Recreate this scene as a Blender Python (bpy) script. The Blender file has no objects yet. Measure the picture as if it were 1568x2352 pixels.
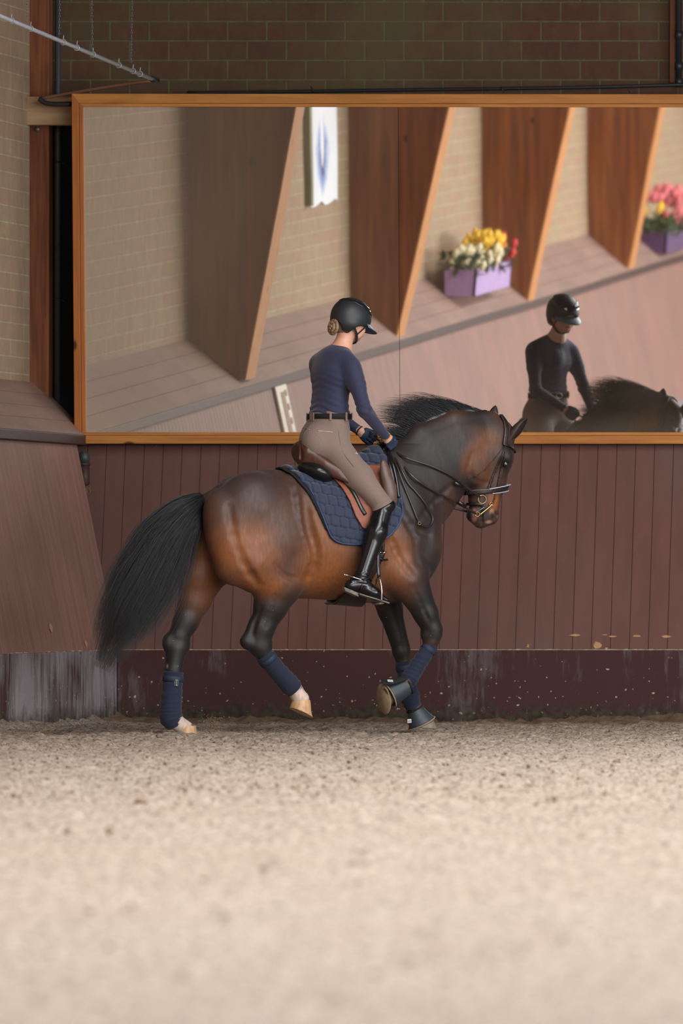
import bpy, math, random
import numpy as np
from mathutils import Vector, Matrix
random.seed(3); RNG = np.random.default_rng(7)
SC = bpy.context.scene; COL = SC.collection
# ------------------------------------------------------------ camera, sky, light, exposure
FPX, PX, HY, PPM = 19000.0, 4550.0, 1347.0, 370.0
DIST = FPX / PPM
CAM = np.array([(PX - 740) / PPM, -DIST, (1688 - HY) * (DIST - .45) / FPX])
cd = bpy.data.cameras.new('camera'); cam = bpy.data.objects.new('camera', cd); COL.objects.link(cam)
cam.location = CAM; cam.rotation_euler = (math.pi / 2, 0, 0)
cd.sensor_fit = 'AUTO'; cd.sensor_width = 36; cd.lens = FPX / 2352 * 36
cd.shift_x = (784 - PX) / 2352; cd.shift_y = (HY - 1176) / 2352
cd.clip_end = 400; cd.dof.use_dof = True; cd.dof.focus_distance = DIST; cd.dof.aperture_fstop = 4.0
SC.camera = cam
SC.view_settings.view_transform = 'Standard'; SC.view_settings.look = 'None'
SC.view_settings.gamma = 1; SC.view_settings.use_curve_mapping = False
SC.view_settings.exposure = 0.40
w = bpy.data.worlds.new('world'); SC.world = w; w.use_nodes = True
w.node_tree.nodes['Background'].inputs[0].default_value = (.78, .86, 1, 1)
w.node_tree.nodes['Background'].inputs[1].default_value = 0.36
def area(name, loc, size, power, color, rot=(0, 0, 0)):
    l = bpy.data.lights.new(name, 'AREA'); l.shape = 'RECTANGLE'; l.size, l.size_y = size
    l.energy = power; l.color = color
    o = bpy.data.objects.new(name, l); COL.objects.link(o); o.location = loc; o.rotation_euler = rot
    return o
area('skylight_daylight', (4.6, -20, 7.6), (3.2, 34), 2700, (1, .975, .94))
area('skylight_daylight', (12.4, -24, 7.6), (3.2, 42), 2100, (.93, .97, 1))
area('side_daylight', (16.9, -24, 3.6), (3.0, 34), 3800, (.97, .98, 1), (0, math.radians(90), 0))  # unseen daylight from the right, added to brighten the left wall

# ------------------------------------------------------------ pixel helper: a point of the photo on a plane of constant depth
def at(x, y, Y):
    d = Y + DIST
    return np.array([CAM[0] + (x - PX) * d / FPX, Y, CAM[2] + (HY - y) * d / FPX])
# ------------------------------------------------------------ mesh helpers
def mesh_np(name, V, F, smooth=True):
    V = np.asarray(V, dtype=np.float32).reshape(-1, 3)
    me = bpy.data.meshes.new(name)
    if isinstance(F, np.ndarray):
        n = F.shape[1]; me.vertices.add(len(V)); me.vertices.foreach_set('co', V.ravel())
        me.loops.add(F.size); me.loops.foreach_set('vertex_index', F.astype(np.int32).ravel())
        me.polygons.add(len(F)); me.polygons.foreach_set('loop_start', np.arange(0, F.size, n, dtype=np.int32))
        me.update(calc_edges=True)
    else:
        me.from_pydata(V.tolist(), [], F)
    if smooth: me.polygons.foreach_set('use_smooth', np.ones(len(me.polygons), bool))
    me.update(); return me
class MB:
    "collects shapes into one mesh"
    def __init__(s): s.V = []; s.F = []; s.n = 0; s.col = []
    def add(s, V, F, c=None):
        V = np.asarray(V, float).reshape(-1, 3); s.V.append(V)
        s.F += [tuple(int(i) + s.n for i in f) for f in F]; s.n += len(V)
        if c is not None: s.col += [c] * len(V)
        return s
    def box(s, lo, hi, M=None, bev=0):
        x0, y0, z0 = lo; x1, y1, z1 = hi
        V = np.array([(x0, y0, z0), (x1, y0, z0), (x1, y1, z0), (x0, y1, z0), (x0, y0, z1), (x1, y0, z1), (x1, y1, z1), (x0, y1, z1)], float)
        if M is not None: V = np.array([M @ Vector(v) for v in V])
        return s.add(V, [(0, 3, 2, 1), (4, 5, 6, 7), (0, 1, 5, 4), (1, 2, 6, 5), (2, 3, 7, 6), (3, 0, 4, 7)])
    def sweep(s, P, R, seg=12, flat=1.0, up=None, cap=True, rip=None):
        "tube along P with radii R; flat scales the second axis; up fixes the frame"
        P = np.asarray(P, float); n = len(P); R = np.broadcast_to(np.asarray(R, float), (n,))
        T = np.gradient(P, axis=0); T /= np.linalg.norm(T, axis=1)[:, None] + 1e-12
        ups = None
        if up is not None:
            up = np.asarray(up, float); ups = np.broadcast_to(up, (n, 3))
        a = np.array([0, 0, 1.]) if abs(T[0][2]) < .9 else np.array([1., 0, 0])
        V = []; prev = None
        for i in range(n):
            if ups is not None: N = ups[i] - T[i] * np.dot(ups[i], T[i])
            elif prev is None: N = a - T[i] * np.dot(a, T[i])
            else: N = prev - T[i] * np.dot(prev, T[i])
            N /= np.linalg.norm(N) + 1e-12; prev = N; B = np.cross(T[i], N)
            for k in range(seg):
                t = 2 * math.pi * k / seg; r = R[i] * (1 if rip is None else rip(i, t))
                V.append(P[i] + r * (math.cos(t) * B + math.sin(t) * N * flat))
        F = [(i * seg + k, i * seg + (k + 1) % seg, (i + 1) * seg + (k + 1) % seg, (i + 1) * seg + k) for i in range(n - 1) for k in range(seg)]
        if cap: F += [tuple(range(seg))[::-1], tuple((n - 1) * seg + k for k in range(seg))]
        return s.add(V, F)
    def ball(s, c, r, seg=12, M=None):
        c = np.asarray(c, float); r = np.broadcast_to(np.asarray(r, float), (3,)); V = []; F = []
        m = max(4, seg // 2)
        for i in range(1, m):
            p = math.pi * i / m
            for k in range(seg):
                t = 2 * math.pi * k / seg; V.append((r[0] * math.sin(p) * math.cos(t), r[1] * math.sin(p) * math.sin(t), r[2] * math.cos(p)))
        V += [(0, 0, r[2]), (0, 0, -r[2])]; top = len(V) - 2
        for i in range(m - 2):
            for k in range(seg): F.append((i * seg + k, (i + 1) * seg + k, (i + 1) * seg + (k + 1) % seg, i * seg + (k + 1) % seg))
        for k in range(seg):
            F.append((top, k, (k + 1) % seg)); F.append((top + 1, (m - 2) * seg + (k + 1) % seg, (m - 2) * seg + k))
        V = np.array(V)
        if M is not None: V = V @ np.asarray(M, float).T
        return s.add(V + c, F)
    def torus(s, c, R, r, n=(0, 1, 0), seg=20, seg2=8, sx=1., up=(0, 0, 1)):
        n = np.asarray(n, float); n /= np.linalg.norm(n); a = np.asarray(up, float); a = a - n * a.dot(n); a /= np.linalg.norm(a); b = np.cross(n, a)
        P = [np.asarray(c, float) + R * (math.cos(t) * a + sx * math.sin(t) * b) for t in np.linspace(0, 2 * math.pi, seg, endpoint=False)]
        V = []
        for i, p in enumerate(P):
            o = p - np.asarray(c, float); o /= np.linalg.norm(o)
            for k in range(seg2):
                t = 2 * math.pi * k / seg2; V.append(p + r * (math.cos(t) * o + math.sin(t) * n))
        F = [(i * seg2 + k, i * seg2 + (k + 1) % seg2, ((i + 1) % seg) * seg2 + (k + 1) % seg2, ((i + 1) % seg) * seg2 + k) for i in range(seg) for k in range(seg2)]
        return s.add(V, F)
    def grid(s, V):
        V = np.asarray(V, float); a, b = V.shape[:2]
        return s.add(V.reshape(-1, 3), [(i * b + j, i * b + j + 1, (i + 1) * b + j + 1, (i + 1) * b + j) for i in range(a - 1) for j in range(b - 1)])
    def build(s, name, mat, parent=None, off=None, smooth=True, bevel=0, matrix=None):
        V = np.concatenate(s.V)
        if off is not None: V = V - np.asarray(off)
        me = mesh_np(name, V, s.F, smooth); return link(name, me, mat, parent, bevel)
def link(name, me, mat, parent=None, bevel=0, angle=True):
    o = bpy.data.objects.new(name, me); COL.objects.link(o)
    if mat: me.materials.append(mat)
    if parent is not None: o.parent = parent
    if bevel:
        b = o.modifiers.new('bevel', 'BEVEL'); b.width = bevel; b.segments = 2; b.limit_method = 'ANGLE'
    return o
def tag(o, label, cat=None, group=None, kind=None):
    o['label'] = label
    if cat: o['category'] = cat
    if group: o['group'] = group
    if kind: o['kind'] = kind
    return o
def struct(o): o['kind'] = 'structure'; return o
def empty(name, loc, rz=0):
    o = bpy.data.objects.new(name, None); COL.objects.link(o); o.location = loc; o.rotation_euler = (0, 0, rz); o.empty_display_size = .1
    return o
def bez(P, n=24):
    "Catmull-Rom through the points"
    P = np.asarray(P, float); Q = np.vstack([2 * P[0] - P[1], P, 2 * P[-1] - P[-2]]); out = []
    m = len(P) - 1; per = max(2, n // m)
    for i in range(m):
        p0, p1, p2, p3 = Q[i:i + 4]
        for t in np.linspace(0, 1, per, endpoint=False):
            out.append(.5 * ((2 * p1) + (-p0 + p2) * t + (2 * p0 - 5 * p1 + 4 * p2 - p3) * t * t + (-p0 + 3 * p1 - 3 * p2 + p3) * t ** 3))
    out.append(P[-1]); return np.array(out)
# ------------------------------------------------------------ materials
def srgb(r, g, b):
    return tuple(((c / 255) / 12.92 if c <= 10.3 else ((c / 255 + .055) / 1.055) ** 2.4) for c in (r, g, b)) + (1,)
class NT:
    def __init__(s, name):
        s.m = bpy.data.materials.new(name); s.m.use_nodes = True; s.t = s.m.node_tree; s.N = s.t.nodes; s.b = s.N['Principled BSDF']
        s.out = s.N['Material Output']; s.co = s.n('ShaderNodeTexCoord').outputs['Object']
    def n(s, k, **kw):
        o = s.N.new(k)
        for a, v in kw.items(): setattr(o, a, v)
        return o
    def l(s, a, b): s.t.links.new(a, b)
    def noise(s, scale, detail=4, rough=.55, vec=None, stretch=None, dist=0):
        v = s.co if vec is None else vec
        if stretch is not None:
            mp = s.n('ShaderNodeMapping'); s.l(v, mp.inputs[0]); mp.inputs['Scale'].default_value = stretch; v = mp.outputs[0]
        o = s.n('ShaderNodeTexNoise'); s.l(v, o.inputs['Vector']); o.inputs['Scale'].default_value = scale
        o.inputs['Detail'].default_value = detail; o.inputs['Roughness'].default_value = rough; o.inputs['Distortion'].default_value = dist
        return o.outputs['Fac']
    def ramp(s, fac, stops):
        o = s.n('ShaderNodeValToRGB'); s.l(fac, o.inputs[0]); e = o.color_ramp.elements
        while len(e) < len(stops): e.new(.5)
        for i, (p, c) in enumerate(stops):
            e[i].position = p; e[i].color = c if isinstance(c, tuple) else (c, c, c, 1)
        return o.outputs['Color']
    def mix(s, fac, a, b, mode='MIX'):
        o = s.n('ShaderNodeMix', data_type='RGBA', blend_type=mode)
        for v, i in ((fac, 0), (a, 6), (b, 7)):
            if isinstance(v, (int, float)): o.inputs[i].default_value = v
            elif isinstance(v, tuple): o.inputs[i].default_value = v
            else: s.l(v, o.inputs[i])
        return o.outputs[2]
    def math(s, op, a, b=None, c=None, clamp=False):
        o = s.n('ShaderNodeMath', operation=op, use_clamp=clamp)
        for i, v in enumerate((a, b, c)):
            if v is None: continue
            if isinstance(v, (int, float)): o.inputs[i].default_value = v
            else: s.l(v, o.inputs[i])
        return o.outputs[0]
    def xyz(s, vec=None):
        o = s.n('ShaderNodeSeparateXYZ'); s.l(s.co if vec is None else vec, o.inputs[0]); return o.outputs
    def comb(s, a, b, c):
        o = s.n('ShaderNodeCombineXYZ')
        for i, v in enumerate((a, b, c)):
            if isinstance(v, (int, float)): o.inputs[i].default_value = v
            else: s.l(v, o.inputs[i])
        return o.outputs[0]
    def bump(s, h, strength=.3, dist=.005):
        o = s.n('ShaderNodeBump'); o.inputs['Strength'].default_value = strength; o.inputs['Distance'].default_value = dist
        s.l(h, o.inputs['Height']); s.l(o.outputs[0], s.b.inputs['Normal']); return s
    def base(s, c, rough=.6, metal=0, spec=.5, coat=0, sheen=0):
        if isinstance(c, tuple): s.b.inputs['Base Color'].default_value = c
        else: s.l(c, s.b.inputs['Base Color'])
        if isinstance(rough, (int, float)): s.b.inputs['Roughness'].default_value = rough
        else: s.l(rough, s.b.inputs['Roughness'])
        s.b.inputs['Metallic'].default_value = metal; s.b.inputs['Specular IOR Level'].default_value = spec
        s.b.inputs['Coat Weight'].default_value = coat; s.b.inputs['Sheen Weight'].default_value = sheen
        return s
def simple(name, c, rough=.6, var=.12, sc=30, bump=.15, bd=.002, metal=0, spec=.5, coat=0, sheen=0, stretch=None):
    t = NT(name); f = t.noise(sc, stretch=stretch)
    lo = tuple(v * (1 - var) for v in c[:3]) + (1,); hi = tuple(min(1, v * (1 + var)) for v in c[:3]) + (1,)
    t.base(t.ramp(f, [(.3, lo), (.7, hi)]), rough, metal, spec, coat, sheen)
    if bump: t.bump(f, bump, bd)
    return t.m

# ------------------------------------------------------------ signed distance modelling
class Prim:
    pass
def cone(a, b, ra, rb, sv=1.0, k=.03, op='u', su=1.0):
    a = np.asarray(a, float); b = np.asarray(b, float); sc = np.array([1 / su, 1 / sv, 1.])
    A = a * sc; Bd = (b - a) * sc; L = max(Bd.dot(Bd), 1e-9)
    def f(P):
        q = P * sc - A; t = np.clip((q @ Bd) / L, 0, 1)
        d = np.linalg.norm(q - t[..., None] * Bd, axis=-1) - (ra + (rb - ra) * t)
        return d * min(sv, su, 1.0) if min(sv, su) < 1 else d
    R = max(ra, rb) * max(sv, su, 1) ; lo = np.minimum(a, b) - R; hi = np.maximum(a, b) + R
    return (op, f, k, lo, hi)
def rot(yaw=0, pitch=0, roll=0):
    cy, sy = math.cos(yaw), math.sin(yaw); cp, sp = math.cos(pitch), math.sin(pitch); cr, sr = math.cos(roll), math.sin(roll)
    return np.array([[cy, -sy, 0], [sy, cy, 0], [0, 0, 1]]) @ np.array([[cp, 0, -sp], [0, 1, 0], [sp, 0, cp]]) @ np.array([[1, 0, 0], [0, cr, -sr], [0, sr, cr]])
def ell(c, r, pitch=0, yaw=0, k=.03, op='u', roll=0):
    c = np.asarray(c, float); r = np.asarray(r, float); M = rot(yaw, pitch, roll)
    def f(P):
        q = (P - c) @ M; a = np.linalg.norm(q / r, axis=-1); b = np.linalg.norm(q / r ** 2, axis=-1) + 1e-9
        return a * (a - 1) / b
    R = np.abs(M) @ r; return (op, f, k, c - R, c + R)
def loft(U, top, bot, hw, k=.03):
    U, top, bot, hw = [np.asarray(x, float) for x in (U, top, bot, hw)]
    def f(P):
        u = P[..., 0]; t = np.interp(u, U, top); b = np.interp(u, U, bot); h = np.interp(u, U, hw)
        c = (t + b) / 2; H = (t - b) / 2; q = np.sqrt(((P[..., 2] - c) / H) ** 2 + (P[..., 1] / h) ** 2)
        d = (q - 1) * np.minimum(h, H)
        e = np.maximum(U[0] - u, u - U[-1]); return np.where(e > 0, np.sqrt(np.maximum(d, 0) ** 2 + e ** 2), d)
    return ('u', f, k, np.array([U[0], -hw.max(), bot.min()]), np.array([U[-1], hw.max(), top.max()]))
def blend(d, e, op, k):
    if op == 'u': h = np.maximum(k - np.abs(d - e), 0) / k; return np.minimum(d, e) - h * h * k / 4
    if op == 's': e = -e
    h = np.maximum(k - np.abs(d - e), 0) / k; return np.maximum(d, e) + h * h * k / 4
def field(prims, P):
    d = np.full(P.shape[:-1], 9.0)
    for op, f, k, lo, hi in prims: d = blend(d, f(P), op, k)
    return d
def sdf_grid(prims, lo, hi, h, margin=.05):
    lo = np.asarray(lo, float); n = np.ceil((np.asarray(hi) - lo) / h).astype(int) + 1
    ax = [lo[i] + h * np.arange(n[i]) for i in range(3)]; D = np.full(n, 1.0, dtype=np.float32)
    for op, f, k, l, u in prims:
        if op == 'i' or op == 'S': sl = [slice(0, n[i]) for i in range(3)]
        else:
            m = margin + k
            sl = [slice(max(0, int((l[i] - m - lo[i]) / h)), min(n[i], int((u[i] + m - lo[i]) / h) + 2)) for i in range(3)]
        if any(s.start >= s.stop for s in sl): continue
        P = np.stack(np.meshgrid(*[ax[i][sl[i]] for i in range(3)], indexing='ij'), -1)
        D[tuple(sl)] = blend(D[tuple(sl)], f(P), 's' if op == 'S' else op, k)
    return D, lo
def surface(D, lo, h):
    "surface nets"
    S = D < 0; c = [S[i:S.shape[0] - 1 + i, j:S.shape[1] - 1 + j, k:S.shape[2] - 1 + k] for i in (0, 1) for j in (0, 1) for k in (0, 1)]
    cnt = sum(x.astype(np.int8) for x in c); act = np.nonzero((cnt > 0) & (cnt < 8)); I = np.stack(act, 1)
    corn = [(i, j, k) for i in (0, 1) for j in (0, 1) for k in (0, 1)]
    val = [D[I[:, 0] + a, I[:, 1] + b, I[:, 2] + c_] for a, b, c_ in corn]
    pos = np.zeros((len(I), 3)); num = np.zeros(len(I))
    for a in range(8):
        for b in range(a + 1, 8):
            ca, cb = np.array(corn[a]), np.array(corn[b])
            if np.abs(ca - cb).sum() != 1: continue
            fa, fb = val[a], val[b]; x = (fa < 0) != (fb < 0); t = np.where(x, fa / np.where(x, fa - fb, 1), 0)
            pos += np.where(x[:, None], ca + t[:, None] * (cb - ca), 0); num += x
    V = (I + pos / num[:, None]) * h + lo
    idx = -np.ones(cnt.shape, dtype=np.int64); idx[act] = np.arange(len(I)); Q = []
    for ax in range(3):
        A = np.moveaxis(S, ax, 0); X = np.moveaxis(idx, ax, 0)
        e = A[:-1, 1:-1, 1:-1] != A[1:, 1:-1, 1:-1]; i, j, k = np.nonzero(e); sgn = A[:-1, 1:-1, 1:-1][i, j, k]
        q = np.stack([X[i, j, k], X[i, j + 1, k], X[i, j + 1, k + 1], X[i, j, k + 1]], 1)
        fl = sgn if ax != 1 else ~sgn
        q = np.where(fl[:, None], q, q[:, ::-1]); Q.append(q)
    F = np.concatenate(Q); return V, F
def smoothV(V, F, it=1, lam=.5):
    for _ in range(it):
        S = np.zeros_like(V); n = np.zeros(len(V))
        for a, b in ((0, 1), (1, 2), (2, 3), (3, 0)):
            for x, y in ((a, b), (b, a)):
                np.add.at(S, F[:, x], V[F[:, y]]); np.add.at(n, F[:, x], 1)
        V = V + lam * (S / n[:, None] - V)
    return V
def sdf_mesh(prims, h, lo=None, hi=None, it=1, pad=.03):
    us = [p for p in prims if p[0] == 'u']
    L = np.min([p[3] for p in us], 0) - pad if lo is None else lo; H = np.max([p[4] for p in us], 0) + pad if hi is None else hi
    D, l = sdf_grid(prims, L, H, h); V, F = surface(D, l, h)
    return smoothV(V, F, it) if it else V, F
def sdf_obj(name, prims, h, mat, parent, off, it=1, lo=None, hi=None, color=None):
    V, F = sdf_mesh(prims, h, lo, hi, it)
    me = mesh_np(name, V - np.asarray(off), F)
    if color is not None:
        a = me.color_attributes.new('coat', 'FLOAT_COLOR', 'POINT'); C = color(V); a.data.foreach_set('color', C.astype(np.float32).ravel())
    return link(name, me, mat, parent)
# ============================================================ THE RIDING HALL
XB, XC, XK = -2.878, -2.50, -2.216          # left wall: block face, front edge of cap, foot of kickboard
YK, YB = 4.2, 4.75                          # back wall: foot of kickboard, block face
ZC, ZT, ZB = 1.90, 0.487, 2.26              # cap front edge, top of concrete plinth, where cap meets blocks
def wood_mat(name, c1, c2, c3, axis=2, sc=1.0, rough=.55, knots=True):
    t = NT(name); st = [14, 14, 14]; st[axis] = .7
    f = t.noise(2.2 * sc, 6, .6, stretch=tuple(st), dist=.6)
    col = t.ramp(f, [(.28, c1), (.5, c2), (.72, c3)])
    st2 = [1, 1, 1]; st2[axis] = .12
    big = t.noise(1.3, 3, .5, stretch=tuple(st2)); col = t.mix(t.ramp(big, [(.35, 0.0), (.7, .6)]), col, c1, 'MULTIPLY') if False else t.mix(t.ramp(big, [(.4, 0.), (.75, .55)]), col, c1)
    if knots:
        v = t.n('ShaderNodeTexVoronoi'); mp = t.n('ShaderNodeMapping'); s3 = [3.2, 3.2, 3.2]; s3[axis] = 1.3
        mp.inputs['Scale'].default_value = s3; t.l(t.co, mp.inputs[0]); t.l(mp.outputs[0], v.inputs['Vector']); v.inputs['Scale'].default_value = 1.6
        k = t.ramp(v.outputs['Distance'], [(.045, 1.0), (.10, 0.0)])
        col = t.mix(k, col, tuple(x * .22 for x in c1[:3]) + (1,))
    t.base(col, rough, spec=.35); t.bump(f, .2, .002); return t.m
def paint_mat(name, c, along, rough=.62):
    "painted ribbed boards: faint brush ribs, scuffs and chips of bare wood"
    t = NT(name); x, y, z = t.xyz()
    st = (1, 1, .05) if along != 'flat' else (1, .1, 1)
    f = t.noise(9, 5, .6, stretch=st); g = t.noise(1.2, 4, .6)
    col = t.mix(t.ramp(f, [(.3, 0.), (.7, 1.)]), tuple(v * .86 for v in c[:3]) + (1,), tuple(v * 1.12 for v in c[:3]) + (1,))
    col = t.mix(t.ramp(g, [(.35, 0.), (.75, .35)]), col, srgb(98, 84, 80))
    ch = t.noise(26, 3, .5, stretch=(1, 1, .7)); low = t.math('SUBTRACT', .5, t.math('MULTIPLY', z, .9), clamp=True)
    m = t.math('GREATER_THAN', t.math('ADD', ch, t.math('MULTIPLY', low, .10)), .795)
    col = t.mix(m, col, srgb(176, 150, 118))
    t.base(col, rough, spec=.3); t.bump(f, .12, .002); return t.m
M_kick = paint_mat('kickboard_paint', srgb(106, 70, 62), 'z')
M_cap = paint_mat('cap_paint', srgb(148, 118, 106), 'flat')
M_kickl = paint_mat('kickboard_paint_left', srgb(142, 106, 94), 'z')  # paler tone than the boards of the back wall
M_edge = simple('dark_paint', srgb(62, 38, 35), .6)
M_timber = wood_mat('red_timber', srgb(86, 48, 30), srgb(124, 72, 44), srgb(146, 92, 60))
M_glulam = wood_mat('glulam', srgb(96, 52, 28), srgb(130, 72, 38), srgb(154, 94, 52), sc=.6)
M_gledge = wood_mat('glulam_edge', srgb(176, 116, 66), srgb(196, 134, 80), srgb(210, 150, 96), sc=.6)
M_frame = wood_mat('varnished_pine', srgb(158, 100, 46), srgb(184, 122, 60), srgb(200, 140, 78), axis=0)
M_framev = wood_mat('varnished_pine_upright', srgb(150, 86, 38), srgb(176, 106, 50), srgb(192, 124, 62), axis=2)
M_raw = wood_mat('raw_timber', srgb(146, 116, 88), srgb(172, 142, 110), srgb(190, 160, 126), axis=0)
M_black = simple('black_plastic', srgb(34, 35, 38), .45, .2)
M_void = simple('near_black', srgb(14, 13, 13), .9)  # for the mirror backing and the shade painted into the corner gap

def block_mat(name, ax, bw, bh, c1, c2, mort, green=.35):
    t = NT(name); X = t.xyz()
    u = X[ax]; vec = t.comb(u, X[2], 0.0)
    b = t.n('ShaderNodeTexBrick'); t.l(vec, b.inputs['Vector']); b.inputs['Scale'].default_value = 1
    b.inputs['Brick Width'].default_value = bw; b.inputs['Row Height'].default_value = bh
    b.inputs['Mortar Size'].default_value = .0075; b.inputs['Mortar Smooth'].default_value = .25; b.inputs['Bias'].default_value = 0
    b.inputs['Color1'].default_value = c1; b.inputs['Color2'].default_value = c2; b.inputs['Mortar'].default_value = mort
    st = [1, 1, 1]; st[ax] = 3.2
    f = t.noise(10, 6, .68, stretch=(1.2, 1.2, .8)); g = t.noise(.9, 3, .6); cr = t.noise(11, 5, .7, stretch=tuple((.35 if i == ax else 1.) for i in range(3)))
    col = t.mix(t.ramp(f, [(.3, 0.), (.72, .7)]), b.outputs['Color'], tuple(v * .62 for v in c1[:3]) + (1,))
    col = t.mix(t.math('MULTIPLY', t.ramp(g, [(.42, 0.), (.7, 1.)]), green), col, srgb(96, 98, 66))
    col = t.mix(t.ramp(cr, [(.66, 0.), (.76, .45)]), col, tuple(min(1, v * 1.7) for v in c2[:3]) + (1,))
    t.base(col, .88, spec=.25)
    h = t.math('ADD', t.math('MULTIPLY', b.outputs['Fac'], -1.0), t.math('MULTIPLY', f, .5)); t.bump(h, .55, .012); return t.m
M_bback = block_mat('block_back', 0, .2655, .1318, srgb(92, 62, 50), srgb(82, 62, 50), srgb(98, 98, 68))
M_bleft = block_mat('block_left', 1, .72, .1115, srgb(168, 146, 118), srgb(170, 136, 114), srgb(182, 170, 140), .04)

def quad_wall(name, pts, mat, th=.1, normal=(0, 1, 0)):
    m = MB(); P = np.array(pts, float); N = np.array(normal, float) * th
    m.add(np.vstack([P, P + N]), [(0, 1, 2, 3), (7, 6, 5, 4), (0, 4, 5, 1), (1, 5, 6, 2), (2, 6, 7, 3), (3, 7, 4, 0)])
    return struct(m.build(name, mat, smooth=False))
quad_wall('wall_back', [(-3.4, YB, -.2), (17, YB, -.2), (17, YB, 9.5), (-3.4, YB, 9.5)], M_bback, .24)
quad_wall('wall_left', [(XB, 4.5, -.2), (XB, -56, -.2), (XB, -56, 5.6), (XB, 4.5, 5.6)], M_bleft, .24, (-1, 0, 0))
quad_wall('wall_front', [(-3.4, -56.2, -.2), (17, -56.2, -.2), (17, -56.2, 9.5), (-3.4, -56.2, 9.5)], M_bback, .24, (0, -1, 0))
# roof: two slopes of dark boarding with two long open bands for the roof lights
M_roof = simple('roof_boarding', srgb(92, 74, 60), .8)
def slope(name, x0, z0, x1, z1, y0, y1):
    m = MB(); P = np.array([(x0, y0, z0), (x1, y0, z1), (x1, y1, z1), (x0, y1, z0)], float)
    m.add(np.vstack([P, P + [0, 0, .12]]), [(0, 1, 2, 3), (7, 6, 5, 4), (0, 4, 5, 1), (1, 5, 6, 2), (2, 6, 7, 3), (3, 7, 4, 0)])
    return struct(m.build(name, M_roof, smooth=False))
slope('ceiling', -3.2, 5.4, 2.9, 7.2, -56, 5); slope('ceiling', 6.3, 8.2, 8.5, 8.9, -56, 5)
slope('ceiling', 8.5, 8.9, 10.7, 8.2, -56, 5); slope('ceiling', 14.1, 7.2, 17, 6.3, -56, 5)
slope('ceiling', 2.9, 7.2, 6.3, 8.2, -2.8, 5); slope('ceiling', 10.7, 8.2, 14.1, 7.2, -2.8, 5)

# --- kickboards: sloping boards with real V grooves, one mesh per wall
def boards(name, A, B, U, N, w, mat, gw=.007, gd=.007, th=.03):
    "boards between A and B (foot line), rising by U, facing N"
    A, B, U, N = [np.array(x, float) for x in (A, B, U, N)]; L = np.linalg.norm(B - A); D = (B - A) / L; n = int(L / w) + 1
    s = []
    for i in range(n):
        a = i * w; b = min(L, a + w)
        s += [(a + gw / 2, 0), (b - gw / 2, 0), (b, -gd)]
    m = MB(); V = [A + D * x + N * y for x, y in s] + [A + D * x + N * y + U for x, y in s]; k = len(s)
    m.add(V, [(i, i + 1, k + i + 1, k + i) for i in range(k - 1)])
    m.add([A - N * .012, B - N * .012, B - N * .012 + U, A - N * .012 + U, A - N * th, B - N * th, B - N * th + U, A - N * th + U],
          [(4, 7, 6, 5), (0, 3, 7, 4), (1, 5, 6, 2), (3, 2, 6, 7), (0, 4, 5, 1)])
    return m.build(name, mat, smooth=False)
lean = .285
nb = np.array([0, -(ZC - ZT), -lean]); nb = nb / np.linalg.norm(nb); nb = np.array([0, -.98, .2]); nb /= np.linalg.norm(nb)
nl = np.array([.98, 0, .2]); nl /= np.linalg.norm(nl)
struct(boards('trim_1', (XK - .01 - .1275*3, YK, ZT), (16, YK, ZT), (0, lean, ZC - ZT), nb, .1275, M_kick))
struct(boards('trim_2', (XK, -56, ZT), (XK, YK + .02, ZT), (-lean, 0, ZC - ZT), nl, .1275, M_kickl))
# concrete plinth below, washed-out paint, splashes of sand, green algae near the ground
def plinth_mat(name, pale, wash=srgb(128, 120, 124)):
    t = NT(name); x, y, z = t.xyz(); a = t.noise(14, 6, .7, stretch=(1, 1, .16)); b = t.noise(1.1, 3, .5)
    col = t.mix(t.ramp(t.math('ADD', a, t.math('MULTIPLY', t.math('SUBTRACT', b, .5), 1.3)), [(.62 - pale, 0.), (.84 - pale * .6, .55)]), srgb(70, 46, 45), wash)
    s = t.noise(38, 2, .4); sp = t.math('GREATER_THAN', t.math('ADD', s, t.math('MULTIPLY', t.math('SUBTRACT', .35, z, clamp=True), .16)), .735)
    col = t.mix(sp, col, srgb(180, 165, 140))
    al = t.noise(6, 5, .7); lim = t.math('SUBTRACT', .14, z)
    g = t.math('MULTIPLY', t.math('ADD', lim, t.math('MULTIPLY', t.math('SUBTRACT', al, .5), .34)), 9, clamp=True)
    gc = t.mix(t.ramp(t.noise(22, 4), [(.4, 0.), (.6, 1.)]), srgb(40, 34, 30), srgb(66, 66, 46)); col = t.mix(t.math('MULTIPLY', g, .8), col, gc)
    t.base(col, .85, spec=.25); t.bump(a, .3, .006); return t.m
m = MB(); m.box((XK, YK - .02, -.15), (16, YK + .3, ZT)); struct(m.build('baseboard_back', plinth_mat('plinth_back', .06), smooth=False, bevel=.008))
m = MB(); m.box((XK - .3, -56, -.15), (XK, YK - .021, ZT)); struct(m.build('baseboard_left', plinth_mat('plinth_left', .34, srgb(186, 180, 186)), smooth=False, bevel=.008))
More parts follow.
